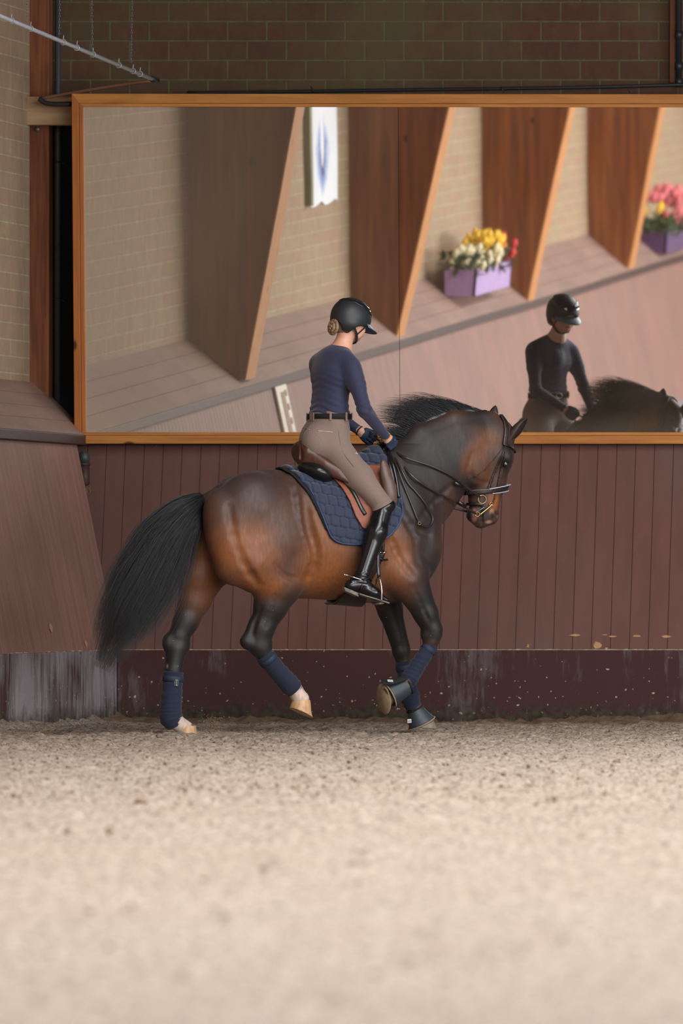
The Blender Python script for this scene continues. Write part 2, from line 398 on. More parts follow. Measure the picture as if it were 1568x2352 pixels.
# cap: four boards sloping from the kickboard up to the blocks, mitred into the corner
def cap(name, axis):
    m = MB(); n = 4
    for i in range(n):
        t0 = i / n + (.012 if i else 0); t1 = (i + 1) / n; q = []
        for t in (t0, t1):
            xs = XC + .035 - t * (XC + .035 - XB); z = ZC + .035 + t * (ZB - ZC); yend = YK + lean - .02 + t * .30
            q.append((xs, z, yend))
        (xa, za, ya), (xb, zb, yb) = q
        m.add([(xa, -56, za), (xa, ya, za), (xb, yb, zb), (xb, -56, zb)] + [(xa - .015, -56, za - .025), (xa - .015, ya, za - .025), (xb - .015, yb, zb - .025), (xb - .015, -56, zb - .025)],
              [(0, 1, 2, 3), (7, 6, 5, 4), (0, 4, 5, 1), (1, 5, 6, 2), (2, 6, 7, 3)])
    return struct(m.build(name, M_cap, smooth=False))
cap('trim_3', 1)
m = MB(); m.box((XC - .02, -56, ZC - .035), (XC + .04, YK + lean - .03, ZC + .032)); struct(m.build('trim_4', M_edge, smooth=False, bevel=.006))
# --- the arena floor: real relief near the horse, one mesh
def vnoise(x, y, s, seed):
    r = np.random.default_rng(seed); T = r.random((256, 256)); X = x / s; Y = y / s; i = np.floor(X).astype(int); j = np.floor(Y).astype(int); fx = X - i; fy = Y - j
    fx = fx * fx * (3 - 2 * fx); fy = fy * fy * (3 - 2 * fy); g = lambda a, b: T[a % 256, b % 256]
    return (g(i, j) * (1 - fx) + g(i + 1, j) * fx) * (1 - fy) + (g(i, j + 1) * (1 - fx) + g(i + 1, j + 1) * fx) * fy
def sand_h(x, y):
    z = .022 * (vnoise(x, y, .45, 1) - .5) + .020 * (vnoise(x, y, .13, 2) - .5) + .034 * (vnoise(x, y, .055, 3) - .5) + .022 * (vnoise(x, y, .027, 4) - .5)
    z = z - .004
    e = np.minimum(YK - y, x - XK); b = .75 + .5 * (vnoise(x, y, .35, 5) - .5)
    return z + .045 * np.exp(-np.maximum(e, 0) / (.16 * b)) * (.5 + vnoise(x, y, .25, 6))
XS = np.arange(-3.2, 11.5, .025)
def strip(y0, y1, dy, xs):
    Y = np.arange(y0, y1 + dy / 2, dy); X, Yg = np.meshgrid(xs, Y, indexing='ij'); return np.stack([X, Yg, sand_h(X, Yg) - .06 * np.clip((y0 + .3 - Yg) / .3, 0, 1)], -1)
def gridmesh(G):
    a, b = G.shape[:2]; I = np.arange(a * b).reshape(a, b); F = np.stack([I[:-1, :-1], I[1:, :-1], I[1:, 1:], I[:-1, 1:]], -1).reshape(-1, 4); return G.reshape(-1, 3), F
Vs = []; Fs = []; n0 = 0
for G in (strip(-4.7, 4.3, .028, np.arange(-2.6, 3.6, .022)), strip(-20.9, -4.5, .05, np.arange(-2.6, 7.0, .045)), strip(-40.5, -20.5, .09, np.arange(-2.6, 10.0, .09))):
    V, F = gridmesh(G); Vs.append(V); Fs.append(F + n0); n0 += len(V)
for (x0, x1, y0, y1) in ((3.578, 17, -4.5, 4.3), (6.97, 17, -20.5, -4.5), (9.95, 17, -40.5, -20.5), (-2.6, 17, -57, -40.5)):
    V, F = gridmesh(np.stack([*np.meshgrid(np.linspace(x0, x1, 12), np.linspace(y0, y1, 12), indexing='ij'), np.full((12, 12), -.004)], -1)); Vs.append(V); Fs.append(F + n0); n0 += len(V)
def sand_mat():
    t = NT('arena_sand'); f = t.noise(34, 7, .85); g = t.noise(.7, 4, .6); s = t.noise(46, 4, .7)
    col = t.ramp(f, [(.38, srgb(118, 101, 88)), (.5, srgb(186, 169, 153)), (.62, srgb(212, 198, 184))])
    col = t.mix(t.ramp(s, [(.565, 0.), (.64, .85)]), col, srgb(88, 70, 54))
    col = t.mix(t.ramp(g, [(.4, 0.), (.75, .25)]), col, srgb(170, 150, 128))
    X = t.xyz(); darkened = t.math('MULTIPLY', t.math('SUBTRACT', X[1], t.math('ADD', 2.75, t.math('MULTIPLY', g, .9))), 1.6, clamp=True)  # browner towards the back wall: damp, plus shade put into the colour
    col = t.mix(t.math('MULTIPLY', darkened, .8), col, srgb(128, 102, 76))
    t.base(col, .95, spec=.15); t.bump(t.math('ADD', f, s), .9, .022); return t.m
M_sand = sand_mat()
struct(link('floor', mesh_np('floor', np.concatenate(Vs), np.concatenate(Fs)), M_sand))
# loose clods
def clods(name, N, yr, sz, seed, mat):
    r = np.random.default_rng(seed); m_v = []; m_f = []; n = 0
    base = np.array([(1, 0, 0), (-1, 0, 0), (0, 1, 0), (0, -1, 0), (0, 0, 1), (0, 0, -1)], float)
    fc = np.array([(0, 2, 4), (2, 1, 4), (1, 3, 4), (3, 0, 4), (2, 0, 5), (1, 2, 5), (3, 1, 5), (0, 3, 5)])
    for _ in range(N):
        y = r.uniform(*yr); x = CAM[0] + (r.uniform(-300, 2100) - PX) * (y + DIST) / FPX
        if x < XK + .02: continue
        q = r.lognormal(0, .45) * sz; v = base * (r.uniform(.5, 1.1, (6, 1)) * q) @ rot(r.uniform(0, 6), r.uniform(-.6, .6)).T; v[:, 2] *= .7
        v += [x, y, float(sand_h(np.array(x), np.array(y))) + q * .25]; m_v.append(v); m_f.append(fc + n); n += 6
    return tag(link(name, mesh_np(name, np.concatenate(m_v), np.concatenate(m_f)), mat), 'loose damp clods scattered over the pale arena sand', 'sand clods', kind='stuff')
clods('sand_clods', 9000, (-17, 3.4), .0072, 5, simple('damp_sand', srgb(114, 94, 76), .95, .35, 60, .5))
clods('sand_clods', 500, (-32, -17), .008, 6, bpy.data.materials['damp_sand'])['label'] = 'dark clods in the nearer part of the arena sand'

# sand caught on the ledge of the plinth, and knocks where the paint is off the boards
def ledge(name, A, B, n, label):
    m = MB(); A = np.array(A, float); B = np.array(B, float); P = [A + (B - A) * i / n + [0, 0, RNG.uniform(-.001, .001)] for i in range(n + 1)]
    m.sweep(P, [.0035 + .006 * max(0, RNG.normal() * .5 + .15) for _ in P], 6, flat=.7, up=(0, 0, 1)); return tag(m.build(name, simple('ledge_sand', srgb(176, 158, 132), .95, .2, 60, .4)), label, kind='stuff')
ledge('ledge_sand', (XK + .02, YK - .008, ZT + .001), (4.5, YK - .008, ZT + .001), 420, 'thin pale line of sand lying on the plinth ledge of the back wall')
ledge('ledge_sand', (XK - .004, YK - .05, ZT + .001), (XK - .004, -9, ZT + .001), 300, 'thin pale line of sand lying on the plinth ledge of the left wall')
M_chip = simple('bare_wood', srgb(176, 134, 96), .8, .25, 40, .2)
for x0, y0, w_, h_ in ((1320, 1459, 15, 3), (1406, 1462, 10, 2.2), (1462, 1461, 10, 2.5), (1530, 1462, 12, 3), (1372, 1481, 10, 9), (1392, 1492, 4, 6), (1388, 1458, 7, 1.5), (1212, 1484, 3, 5), (52, 1440, 4, 12), (135, 1478, 3, 10)):
    rr = random.Random(x0); left = x0 < 200; n = 9; V = []
    for dd in (.000, .003):
        for k in range(n):
            t = 2 * math.pi * k / n; px_, py_ = x0 + w_ * math.cos(t) * rr.uniform(.7, 1.1), y0 + h_ * math.sin(t) * rr.uniform(.5, 1.1)
            if left: z = at(px_, py_, 3.2 if x0 > 100 else 2.2); Yc_ = 3.3 if x0 > 100 else 2.4; zz = at(0, py_, Yc_)[2]; V.append((XK - lean * (zz - ZT) / (ZC - ZT) + dd + .002, Yc_ + (px_ - x0) * .012, zz))
            else: z = at(px_, py_, YK + .03)[2]; yy = YK + lean * (z - ZT) / (ZC - ZT); V.append((at(px_, py_, yy)[0], yy - dd - .0015, z))
    m = MB(); m.add(V, [tuple(range(n))[::-1], tuple(range(n, 2 * n))] + [(k, (k + 1) % n, n + (k + 1) % n, n + k) for k in range(n)]); m.build('bare_wood_chip', M_chip, bpy.data.objects['trim_2' if left else 'trim_1'], smooth=False)
# --- corner: post, cross block, pipes
def Pm(x, y, Y): return at(x, y, Y)
root = empty('corner_post', at(88, 915, 4.55))
def prism(name, quad, depth, mat, parent=None, bevel=.004):
    "upright quadrilateral (x,z) pairs at y0, extruded to y0+depth"
    y0 = quad[0][1]; off = np.array(parent.location) if parent else np.zeros(3); m = MB(); Q = np.array(quad, float)
    m.add(np.vstack([Q, Q + [0, depth, 0]]) - off, [(0, 1, 2, 3), (7, 6, 5, 4), (0, 4, 5, 1), (1, 5, 6, 2), (2, 6, 7, 3), (3, 7, 4, 0)])
    return m.build(name, mat, parent, smooth=False, bevel=bevel)
prism('timber', [at(63, 897, 4.56), at(112, 930, 4.56), at(112, -260, 4.56), at(66, -260, 4.56)], .12, M_timber, root)
tag(root, 'reddish timber post rising in the corner left of the big mirror', 'post')
prism_bolt = MB(); prism_bolt.sweep([at(87, 297, 4.56), at(87, 297, 4.535)], [.016, .014], 10); prism_bolt.build('bolt', simple('zinc', srgb(150, 150, 150), .5, metal=.7), root, off=root.location)
cb = prism('timber_block', [at(55, 287, 4.43), at(166, 287, 4.43), at(166, 222, 4.43), at(55, 222, 4.43)], .11, M_raw); 
tag(cb, 'pale raw timber block bridging the corner post and the mirror frame', 'timber block')
def pipe(name, P, r, mat, label, cat='pipe', seg=12, parent=None):
    m = MB(); m.sweep(P, r, seg); o = m.build(name, mat, parent)
    if label: tag(o, label, cat)
    return o
M_pipe = simple('grey_pipe', srgb(58, 60, 64), .5, .15)
root = empty('downpipe', at(132, 915, 4.66)); m = MB(); m.sweep([at(134, -260, 4.66), at(131, 925, 4.66)], .021, 12); m.build('pipe', M_pipe, root, off=root.location)
for yy in (372, 688):
    m = MB(); m.torus(at(132, yy, 4.66), .026, .006, (0, 0, 1), 16, 6, up=(1, 0, 0)); m.sweep([at(138, yy, 4.64), at(150, yy + 5, 4.64)], .004, 6); m.build('pipe_clip', M_black, root, off=root.location)
tag(root, 'dark grey downpipe in the shaded gap between corner post and mirror', 'pipe')
# black sheet standing in for the shade at the back of the gap
m = MB(); m.box((at(100, 0, 4.735)[0], 4.725, 1.6), (at(420, 0, 4.735)[0], 4.745, at(0, 246, 4.735)[2])); struct(m.build('gap_shade', M_void, smooth=False))
# right-hand black pipe and the pipe along the top of the mirror
root = empty('drain_pipe', at(1556, 190, 4.6)); m = MB(); m.sweep([at(1559, -700, 4.62), at(1558, 200, 4.62)], .0215, 12); m.build('pipe', M_black, root, off=root.location)
for yy in (80, 152, 188):
    m = MB(); m.sweep([at(1559, yy - 9, 4.62), at(1558, yy + 9, 4.62)], .027, 12); m.build('pipe_sleeve', M_black, root, off=root.location)
tag(root, 'black upright pipe at the top right against the block wall', 'pipe')
tag(prism('red_trim_lath', [at(1537, 190, 4.7), at(1547, 190, 4.7), at(1552, -700, 4.7), at(1541, -700, 4.7)], .03, M_timber), 'narrow red timber lath beside the black upright pipe', 'lath')
root = empty('cable_pipe', at(900, 206, 4.5)); m = MB(); m.sweep(bez([at(430, 213, 4.5), at(640, 211, 4.5), at(900, 207, 4.5), at(1200, 203, 4.5), at(1420, 199, 4.52), at(1620, 193, 4.56)], 30), .0125, 10); m.build('pipe', M_black, root, off=root.location)
for xx in (717, 1153, 1442):
    m = MB(); m.sweep([at(xx - 3, 199, 4.48), at(xx + 4, 213, 4.48)], .004, 6); m.build('cable_tie', M_black, root, off=root.location)
tag(root, 'thin black pipe lying along the top of the mirror frame', 'pipe')
# --- sprinkler line on chains
M_alu = simple('galvanised_pipe', srgb(176, 180, 186), .4, .1, metal=.3)
M_copper = simple('brown_hose', srgb(110, 74, 54), .6)
root = empty('sprinkler_pipe', at(345, 180, 3.9))
P0, P1 = at(-40, 20, .4), at(348, 181, 3.9)
m = MB(); m.sweep([P0, P1], .0135, 12); m.build('pipe', M_alu, root, off=root.location)
m = MB(); m.sweep([P1, P1 + (P1 - P0) / np.linalg.norm(P1 - P0) * .12], .02, 12); m.build('end_cap', M_black, root, off=root.location)
for xx in (26, 70, 145, 176, 213, 272, 305, 321):
    t = (xx + 40) / 388.0; c = P0 + (P1 - P0) * t
    # perspective-correct position along the pipe
    for _ in range(6):
        px_ = PX + FPX * (c[0] - CAM[0]) / (c[1] + DIST); t += (xx - px_) / 388.0; c = P0 + (P1 - P0) * t
    m = MB(); m.torus(c, .018, .003, P1 - P0, 14, 5); m.sweep([c + [0, 0, .016], c + [.004, 0, .045]], .003, 5); m.build('pipe_clamp', M_alu, root, off=root.location)
tag(root, 'pale sprinkler pipe hanging from chains at the top left', 'pipe')
pipe('brown_conduit', bez([at(352, 185, 4.35), at(270, 196, 4.35), at(180, 211, 4.35), at(90, 227, 4.35)], 16), .012, M_copper, 'brown conduit running left from the end of the sprinkler pipe', 'pipe')
pipe('pipe_elbow', bez([at(90, 227, 4.33), at(110, 238, 4.33), at(165, 239, 4.33)], 10), .017, M_black, 'short black elbow pipe in front of the raw timber block', 'pipe')
def chain(x0, y0, x1, y1, Y, label):
    A, B = at(x0, y0, Y), at(x1, y1, Y); L = np.linalg.norm(B - A); n = int(L / .019); m = MB(); d = (B - A) / L
    for i in range(n):
        c = A + d * (i + .5) * .019; m.torus(c, .0085, .0018, (1, 0, 0) if i % 2 else (0, 1, 0), 8, 4, sx=.6, up=d)
    tag(m.build('chain', M_zc), label, 'chain', 'chains holding the sprinkler pipe')
M_zc = simple('chain_steel', srgb(120, 124, 126), .45, metal=.5)
for a in ((63, -230, 61, 55, 1.3, 'leftmost hanging chain on the sprinkler pipe'), (141, -250, 136, 84, 2.05, 'second chain from the left holding the sprinkler pipe'), (209, -260, 212, 118, 2.75, 'third chain from the left holding the sprinkler pipe'), (308, -270, 301, 150, 3.5, 'rightmost faint chain near the end of the sprinkler pipe')): chain(*a)
# --- hose valve in the corner
root = empty('hose_fitting', at(195, 1140, 4.4)); ax = lambda x, y: at(x, y, 4.36)
m = MB(); m.sweep([ax(193, 1068), ax(196, 1112), ax(198, 1116)], [.038, .028, .018], 16); m.build('tank', M_edge, root, off=root.location)
m = MB(); m.sweep([ax(193, 1063), ax(193, 1069)], .043, 16); m.build('collar', M_edge, root, off=root.location)
m = MB(); m.sweep([ax(193, 1037), ax(193, 1040), ax(193, 1046), ax(193, 1062)], [.02, .024, .036, .038], 16); m.build('valve_cap', simple('greenish_plastic', srgb(56, 66, 64), .5), root, off=root.location)
m = MB(); m.torus(ax(199, 1128), .022, .006, (0, 1, 0)); m.sweep([ax(198, 1116), ax(200, 1140)], .008, 8); m.build('tap', M_copper, root, off=root.location)
tag(root, 'dark red pipe fitting with a tap in the corner under the mirror', 'pipe fitting')
# ============================================================ THE MIRROR
MU, TAU = math.radians(-1.0), math.radians(2.2)
NM = -np.array([math.sin(MU) * math.cos(TAU), math.cos(MU) * math.cos(TAU), math.sin(TAU)])
TM = np.array([math.cos(MU), -math.sin(MU), 0.0]); UM = np.cross(TM, -NM) * -1; UM = UM if UM[2] > 0 else -UM
M0 = at(870, 1000, 4.40)
def onm(x, y):
    d = at(x, y, 10.) - CAM; p = CAM + d * (np.dot(M0 - CAM, NM) / np.dot(d, NM)); return np.array([(p - M0) @ TM, (p - M0) @ UM])
MR = empty('wall_mirror', M0)
def mslab(name, c, mat, d0, d1, parent, bevel=.003):
    "slab in mirror coordinates; c = corner (s,r) list, d0..d1 distance in front of the glass"
    m = MB(); k = len(c); V = [TM * s + UM * r + NM * d for d in (d0, d1) for s, r in c]
    F = [tuple(range(k)), tuple(range(2 * k - 1, k - 1, -1))] + [(i + k, (i + 1) % k + k, (i + 1) % k, i) for i in range(k)]
    m.add(V, F); return m.build(name, mat, parent, smooth=False, bevel=bevel)
L0, R0, T0, B0 = onm(165, 0)[0], onm(1566, 0)[0] + .29, onm(870, 216)[1], onm(870, 1019)[1]
L1, R1, T1, B1 = onm(181, 0)[0], R0 - .05, onm(870, 238)[1], onm(870, 1000)[1]
L2, R2, T2, B2 = onm(190, 0)[0], R0 - .08, onm(870, 246)[1], onm(870, 993)[1]
JX = onm(912, 0)[0]
def rail(lo, hi, mats, d1, names):
    (a0, a1, b0, b1), (c0, c1, d0_, d1_) = lo, hi
    mslab(names, [(a0, b0), (a1, b0), (c1, d0_), (c0, d0_)], mats[0], -.03, d1, MR)
    mslab(names, [(a0, b1), (c0, d1_), (c1, d1_), (a1, b1)], mats[0], -.03, d1, MR)
    mslab(names, [(a0, b0), (c0, d0_), (c0, d1_), (a0, b1)], mats[1], -.03, d1, MR)
    mslab(names, [(a1, b0), (a1, b1), (c1, d1_), (c1, d0_)], mats[1], -.03, d1, MR)
rail((L0, R0, B0, T0), (L1 - .001, R1 + .001, B1 - .001, T1 + .001), (M_frame, M_framev), .035, 'outer_frame')
rail((L1, R1, B1, T1), (L2, R2, B2, T2), (M_frame, M_framev), .022, 'inner_bead')
def mirror_mat(name, dust0, dust1):
    t = NT(name); x, y, z = t.xyz(); t.N.remove(t.b)
    g = t.n('ShaderNodeBsdfGlossy'); g.inputs['Roughness'].default_value = .012; g.inputs['Color'].default_value = (.86, .87, .86, 1)
    d = t.n('ShaderNodeBsdfDiffuse'); d.inputs['Color'].default_value = srgb(184, 164, 142)
    a = t.noise(.9, 3, .5); s = t.noise(9, 5, .6, stretch=(1, 1, .25)); sp = t.noise(90, 2, .5)
    # dust lies thicker towards the left end of the pane and along the lower edge
    u = t.math('MULTIPLY', t.math('ADD', x, 1.98), .46, clamp=True)
    f = t.math('ADD', dust0, t.math('MULTIPLY', t.math('SUBTRACT', dust1, dust0) if not isinstance(dust0, float) else dust1 - dust0, t.math('POWER', u, .5)))
    f = t.math('ADD', f, t.math('MULTIPLY', t.math('SUBTRACT', a, .5), .16))
    f = t.math('ADD', f, t.math('MULTIPLY', t.math('SUBTRACT', s, .5), .07))
    low = t.math('MULTIPLY', t.math('SUBTRACT', .22, t.math('ADD', z, t.math('MULTIPLY', s, .10))), 2.2, clamp=True)
    f = t.math('ADD', f, t.math('MULTIPLY', low, .28)); f = t.math('ADD', f, t.math('MULTIPLY', t.math('GREATER_THAN', sp, .72), .12))
    f = t.math('MAXIMUM', f, .01); f = t.math('MINIMUM', f, .9)
    mx = t.n('ShaderNodeMixShader'); t.l(f, mx.inputs[0]); t.l(g.outputs[0], mx.inputs[1]); t.l(d.outputs[0], mx.inputs[2]); t.l(mx.outputs[0], t.out.inputs[0])
    w_ = t.noise(1.6, 1, .4, stretch=(1.0, 1, .8)); b = t.n('ShaderNodeBump'); b.inputs['Strength'].default_value = .10; b.inputs['Distance'].default_value = .0015
    t.l(w_, b.inputs['Height']); t.l(b.outputs[0], g.inputs['Normal']); return t.m
mslab('pane', [(L2 - .01, B2 - .01), (JX - .0015, B2 - .01), (JX - .0015, T2 + .01), (L2 - .01, T2 + .01)], mirror_mat('dusty_mirror', .46, .10), -.012, .0, MR, 0)
mslab('pane', [(JX + .0015, B2 - .01), (R2 + .01, B2 - .01), (R2 + .01, T2 + .01), (JX + .0015, T2 + .01)], mirror_mat('clear_mirror', .07, .05), -.012, .0, MR, 0)
mslab('backing', [(L0 + .01, B0 + .01), (R0 - .01, B0 + .01), (R0 - .01, T0 - .01), (L0 + .01, T0 - .01)], M_void, -.045, -.031, MR, 0)
tag(MR, 'large pine framed mirror of two panes hung above the back kickboard', 'mirror')
# ============================================================ WHAT THE MIRROR SHOWS OF THE LEFT WALL
def column(Y, zt, top, zb, bot, label):
    r = empty('glulam_frame', (XB, Y, ZB)); Z = 5.55; th = .40; y0 = Y - th
    sl = (top - bot) / (zt - zb); top5 = bot + sl * (Z - zb)
    foot = [(0.0, ZB - .02), (bot, zb - .06), (top5, Z), (0.0, Z)]
    m = MB(); m.add([(x, yy - Y, z - ZB) for yy in (y0, Y) for x, z in foot], [(0, 1, 2, 3), (7, 6, 5, 4), (0, 4, 5, 1), (2, 6, 7, 3), (3, 7, 4, 0)])
    m.build('beam', M_glulam, r, smooth=False)
    e = MB(); n_ = .012
    e.add([(bot + d, yy, z - ZB) for d in (0, n_) for yy, z in ((-th, zb - .06), (0, zb - .06))] + [(top5 + d, yy, Z - ZB) for d in (0, n_) for yy in (-th, 0)],
          [(0, 1, 3, 2), (4, 6, 7, 5), (2, 3, 7, 6), (0, 2, 6, 4), (1, 5, 7, 3), (0, 4, 5, 1)])
    e.build('edge_board', M_gledge, r, smooth=False)
    tag(r, label, 'beam', 'glulam frames along the left wall')
column(-1.79, 4.026, .803, 2.043, .403, 'hazy wedge-shaped timber frame seen in the dusty left pane of the mirror')
column(-9.24, 3.885, .826, 2.01, .367, 'wedge-shaped timber frame crossed by the joint between the two mirror panes')
column(-16.85, 3.737, .798, 1.95, .386, 'wedge-shaped timber frame seen in the mirror just right of the multicoloured flower box')
column(-24.2, 3.591, .731, 1.90, .366, 'wedge-shaped timber frame seen in the mirror left of the pink flowers')
column(-32.5, 3.45, .74, 1.88, .366, 'rearmost timber frame, a sliver at the right edge of the mirror')
# banner on the blocks
bn = empty('banner', (XB + .01, -7.8, 3.1)); m = MB(); G = []
for i in range(14):
    yy = -8.55 + 1.42 * i / 13; G.append([(XB + .02 + .10 * (1 - abs(2 * i / 13 - 1)) * 0 + .012 * math.sin(i * .9), yy + (.0 if i < 13 else 0), z) for z in np.linspace(3.12 + .02 * math.sin(i), 5.1, 10)])
m.grid(G)
def banner_mat():
    t = NT('banner_print'); x, y, z = t.xyz(); v = t.comb(0.0, y, z)
    n1 = t.noise(5, 6, .75, vec=v); n2 = t.noise(16, 4, .8, vec=v)
    # distance from the middle of the splash
    dy = t.math('DIVIDE', y, .42); dz = t.math('DIVIDE', t.math('SUBTRACT', z, .42), .42)
    d = t.math('SQRT', t.math('ADD', t.math('MULTIPLY', dy, dy), t.math('MULTIPLY', dz, dz)))
    ring = t.math('SUBTRACT', 1.25, t.math('ADD', d, t.math('MULTIPLY', n1, .55)), clamp=True)
    col = t.mix(t.ramp(t.math('MULTIPLY', ring, t.math('ADD', n2, .5)), [(.10, 0.), (.40, .9)]), srgb(232, 234, 238), srgb(118, 148, 206))
    col = t.mix(t.ramp(t.math('MULTIPLY', ring, n2), [(.24, 0.), (.34, 1.)]), col, srgb(58, 58, 108))
    core = t.math('SUBTRACT', 1.0, t.math('SQRT', t.math('ADD', t.math('POWER', t.math('DIVIDE', y, .17), 2), t.math('POWER', t.math('DIVIDE', t.math('SUBTRACT', z, .55), .28), 2))), clamp=True)
    col = t.mix(t.ramp(t.math('ADD', core, t.math('MULTIPLY', t.math('SUBTRACT', n1, .5), .5)), [(.12, 0.), (.2, 1.)]), col, srgb(236, 236, 238))
    line = t.math('LESS_THAN', t.math('ABSOLUTE', t.math('ADD', y, t.math('MULTIPLY', t.math('SUBTRACT', n1, .5), .25))), .035)
    col = t.mix(t.math('MULTIPLY', line, t.math('GREATER_THAN', z, .95)), col, srgb(66, 64, 90))
    t.base(col, .8); return t.m
m.build('cloth', banner_mat(), bn, off=bn.location)
m = MB(); m.box((XB + .005, -7.13, 3.12), (XB + .055, -7.02, 5.1)); m.build('side_fold', simple('banner_side', srgb(128, 130, 96), .8, .3, 3), bn, off=bn.location, smooth=False)
tag(bn, 'white hanging banner with a blue splashed print, seen in the mirror', 'banner')
# flower boxes
def flower_box(y0, y1, zb, boxmat, cols, label, xo=.0):
    r = empty('flower_box', (XB + .30, (y0 + y1) / 2, zb)); m = MB(); L = (y1 - y0); hb = .235; w_ = .24
    n = 34; prof = []
    for i in range(n + 1):
        prof.append((-L / 2 + L * i / n, .028 * (1 if (i // 2) % 2 else 0)))
    V = []; k = len(prof)
    for z, e in ((0, .0), (hb, .02)): V += [(w_ / 2 + d + e, y, z) for y, d in prof]
    m.add(V, [(i, i + 1, k + i + 1, k + i) for i in range(k - 1)])
    m.add([(-w_ / 2, -L / 2, 0), (-w_ / 2, L / 2, 0), (w_ / 2, L / 2, 0), (w_ / 2, -L / 2, 0), (-w_ / 2, -L / 2, hb), (-w_ / 2, L / 2, hb), (w_ / 2 + .02, L / 2, hb), (w_ / 2 + .02, -L / 2, hb)],
          [(0, 3, 2, 1), (0, 1, 5, 4), (0, 4, 7, 3), (1, 2, 6, 5), (4, 5, 6, 7)])
    m.build('planter', boxmat, r, smooth=False)
    rr = random.Random(label); lv = MB()
    for _ in range(240):
        c = np.array([rr.uniform(-.16, .2), rr.uniform(-L / 2 - .05, L / 2 + .05), hb + rr.uniform(-.06, .14)]); a = rr.uniform(0, 6.3); b = rr.uniform(-1, 1)
        M = rot(a, b); s = .07; lv.add(np.array([(-s, 0, 0), (0, -s * .45, .01), (s, 0, 0), (0, s * .45, .01)]) @ M.T + c, [(0, 1, 2, 3)])
    lv.build('foliage', M_leaf, r, smooth=False)
    for nm, mat, n_, (a, b), (z0, z1), rad in cols:
        for _ in range(n_):
            f = MB(); c = np.array([rr.uniform(-.12, .2), rr.uniform(a, b) * L, hb + rr.uniform(z0, z1)]); k = 9
            for j in range(k):
                t = 2 * math.pi * j / k; d = np.array([math.cos(t) * .35 + .3, math.sin(t), math.cos(t)]); d /= np.linalg.norm(d)
                f.ball(c + d * rad * .6, rad * .42, 6)
            f.ball(c + np.array([rad * .35, 0, 0]), rad * .5, 6); f.build(nm, mat, r)
    return tag(r, label, 'flower box', 'flower boxes on the cap of the left wall')
M_leaf = simple('leaf_green', srgb(74, 92, 58), .6, .35, 12)
F_w = simple('cream_petals', srgb(226, 214, 176), .7, .1); F_y = simple('yellow_petals', srgb(232, 186, 42), .7, .1); F_r = simple('red_petals', srgb(206, 52, 52), .7, .12); F_p = simple('pink_petals', srgb(222, 118, 122), .7, .12)
flower_box(-15.55, -13.3, 2.13, simple('lilac_plastic', srgb(172, 142, 190), .45, .06), [('cream_flower', F_w, 40, (-.05, .5), (.03, .2), .05), ('yellow_flower', F_y, 40, (-.32, .08), (.16, .28), .05), ('red_flower', F_r, 24, (-.52, -.26), (.05, .22), .05)], 'lilac planter with cream, yellow and red flowers, seen in the mirror')
flower_box(-28.9, -26.9, 2.0, simple('purple_plastic', srgb(86, 56, 96), .45, .08), [('pink_flower', F_p, 50, (-.55, -.15), (.0, .42), .06), ('pink_flower', F_p, 22, (-.2, .2), (.30, .44), .06), ('yellow_flower', F_y, 2, (.42, .5), (.2, .28), .07)], 'dark purple planter with pink flowers at the right edge of the mirror')
M_soil = 0
m = MB()
for c, r_ in (((XB + .22, -17.75, 2.16), (.07, .12, .045)), ((XB + .22, -18.15, 2.165), (.065, .16, .05)), ((XB + .2, -18.0, 2.23), (.05, .06, .04))): m.ball(c, r_, 10)
tag(m.build('shoe', simple('worn_leather', srgb(70, 62, 58), .7)), 'small dark object lying at the foot of a timber frame, seen in the mirror', 'small object')
# the pale letter marker board fixed to the left kickboard
lb = empty('marker_board', (XC + .10, -3.5, 1.7)); u_ = np.array([lean, 0, -(ZC - ZT)]) / math.hypot(lean, ZC - ZT); nn = np.array([.98, 0, .2])
def kb(y, d, h=.0): return np.array([XC + .012, y, ZC - .02]) + u_ * d + nn * h
M_white = simple('weathered_white_board', srgb(224, 216, 196), .7, .12, 20)
def kslab(y0, y1, d0, d1, h0, h1, name, mat, shear=.0):
    m = MB(); c = [(y0, d0), (y1, d0), (y1, d1), (y0, d1)]; m.add([kb(y + shear * d, d, h) for h in (h0, h1) for y, d in c], [(3, 2, 1, 0), (4, 5, 6, 7), (0, 1, 5, 4), (1, 2, 6, 5), (2, 3, 7, 6), (3, 0, 4, 7)])
    return m.build(name, mat, lb, off=lb.location, smooth=False, bevel=.003)
kslab(-3.58, -3.10, -.005, .50, .0, .018, 'board', M_white)
M_ltr = simple('brown_letter_paint', srgb(150, 118, 100), .7)
kslab(-3.42, -3.26, .07, .45, .018, .022, 'letter_stroke', M_ltr); 
for d in (.06, .17, .28, .39): kslab(-3.52, -3.45, d, d + .05, .018, .022, 'letter_stroke', M_ltr)
tag(lb, 'narrow white marker board fixed to the left kickboard, seen in the mirror', 'marker board')
# ============================================================ THE HORSE (built in its own frame: u forward, v to its left, w up)
PSI = math.radians(33); cP, sP = math.cos(PSI), math.sin(PSI)
def to_local(p): x, y, z = p; return np.array([x * cP + y * sP, -x * sP + y * cP, z])
def to_world(p): u, v, z = p; return np.array([u * cP - v * sP, u * sP + v * cP, z])
CL = to_local(CAM)
def ray(x, y): d = to_local(np.array([(x - PX) / FPX, 1.0, (HY - y) / FPX])); return d / np.linalg.norm(d)
def J(x, y, v=0.0):
    d = ray(x, y); return CL + d * ((v - CL[1]) / d[1])
S_ = 1 / PPM
def U(x, v=0.): return J(x, 1300, v)[0]
def Z(y, x=740, v=0.): return J(x, y, v)[2]
def hc(a, b, ra, rb, sv=1., k=.03, op='u', va=None, vb=None):
    "cone between pixels a=(x,y,v), b=(x,y,v), radii in pixels"
    return cone(J(*a), J(*b), ra * S_, rb * S_, sv, k, op)
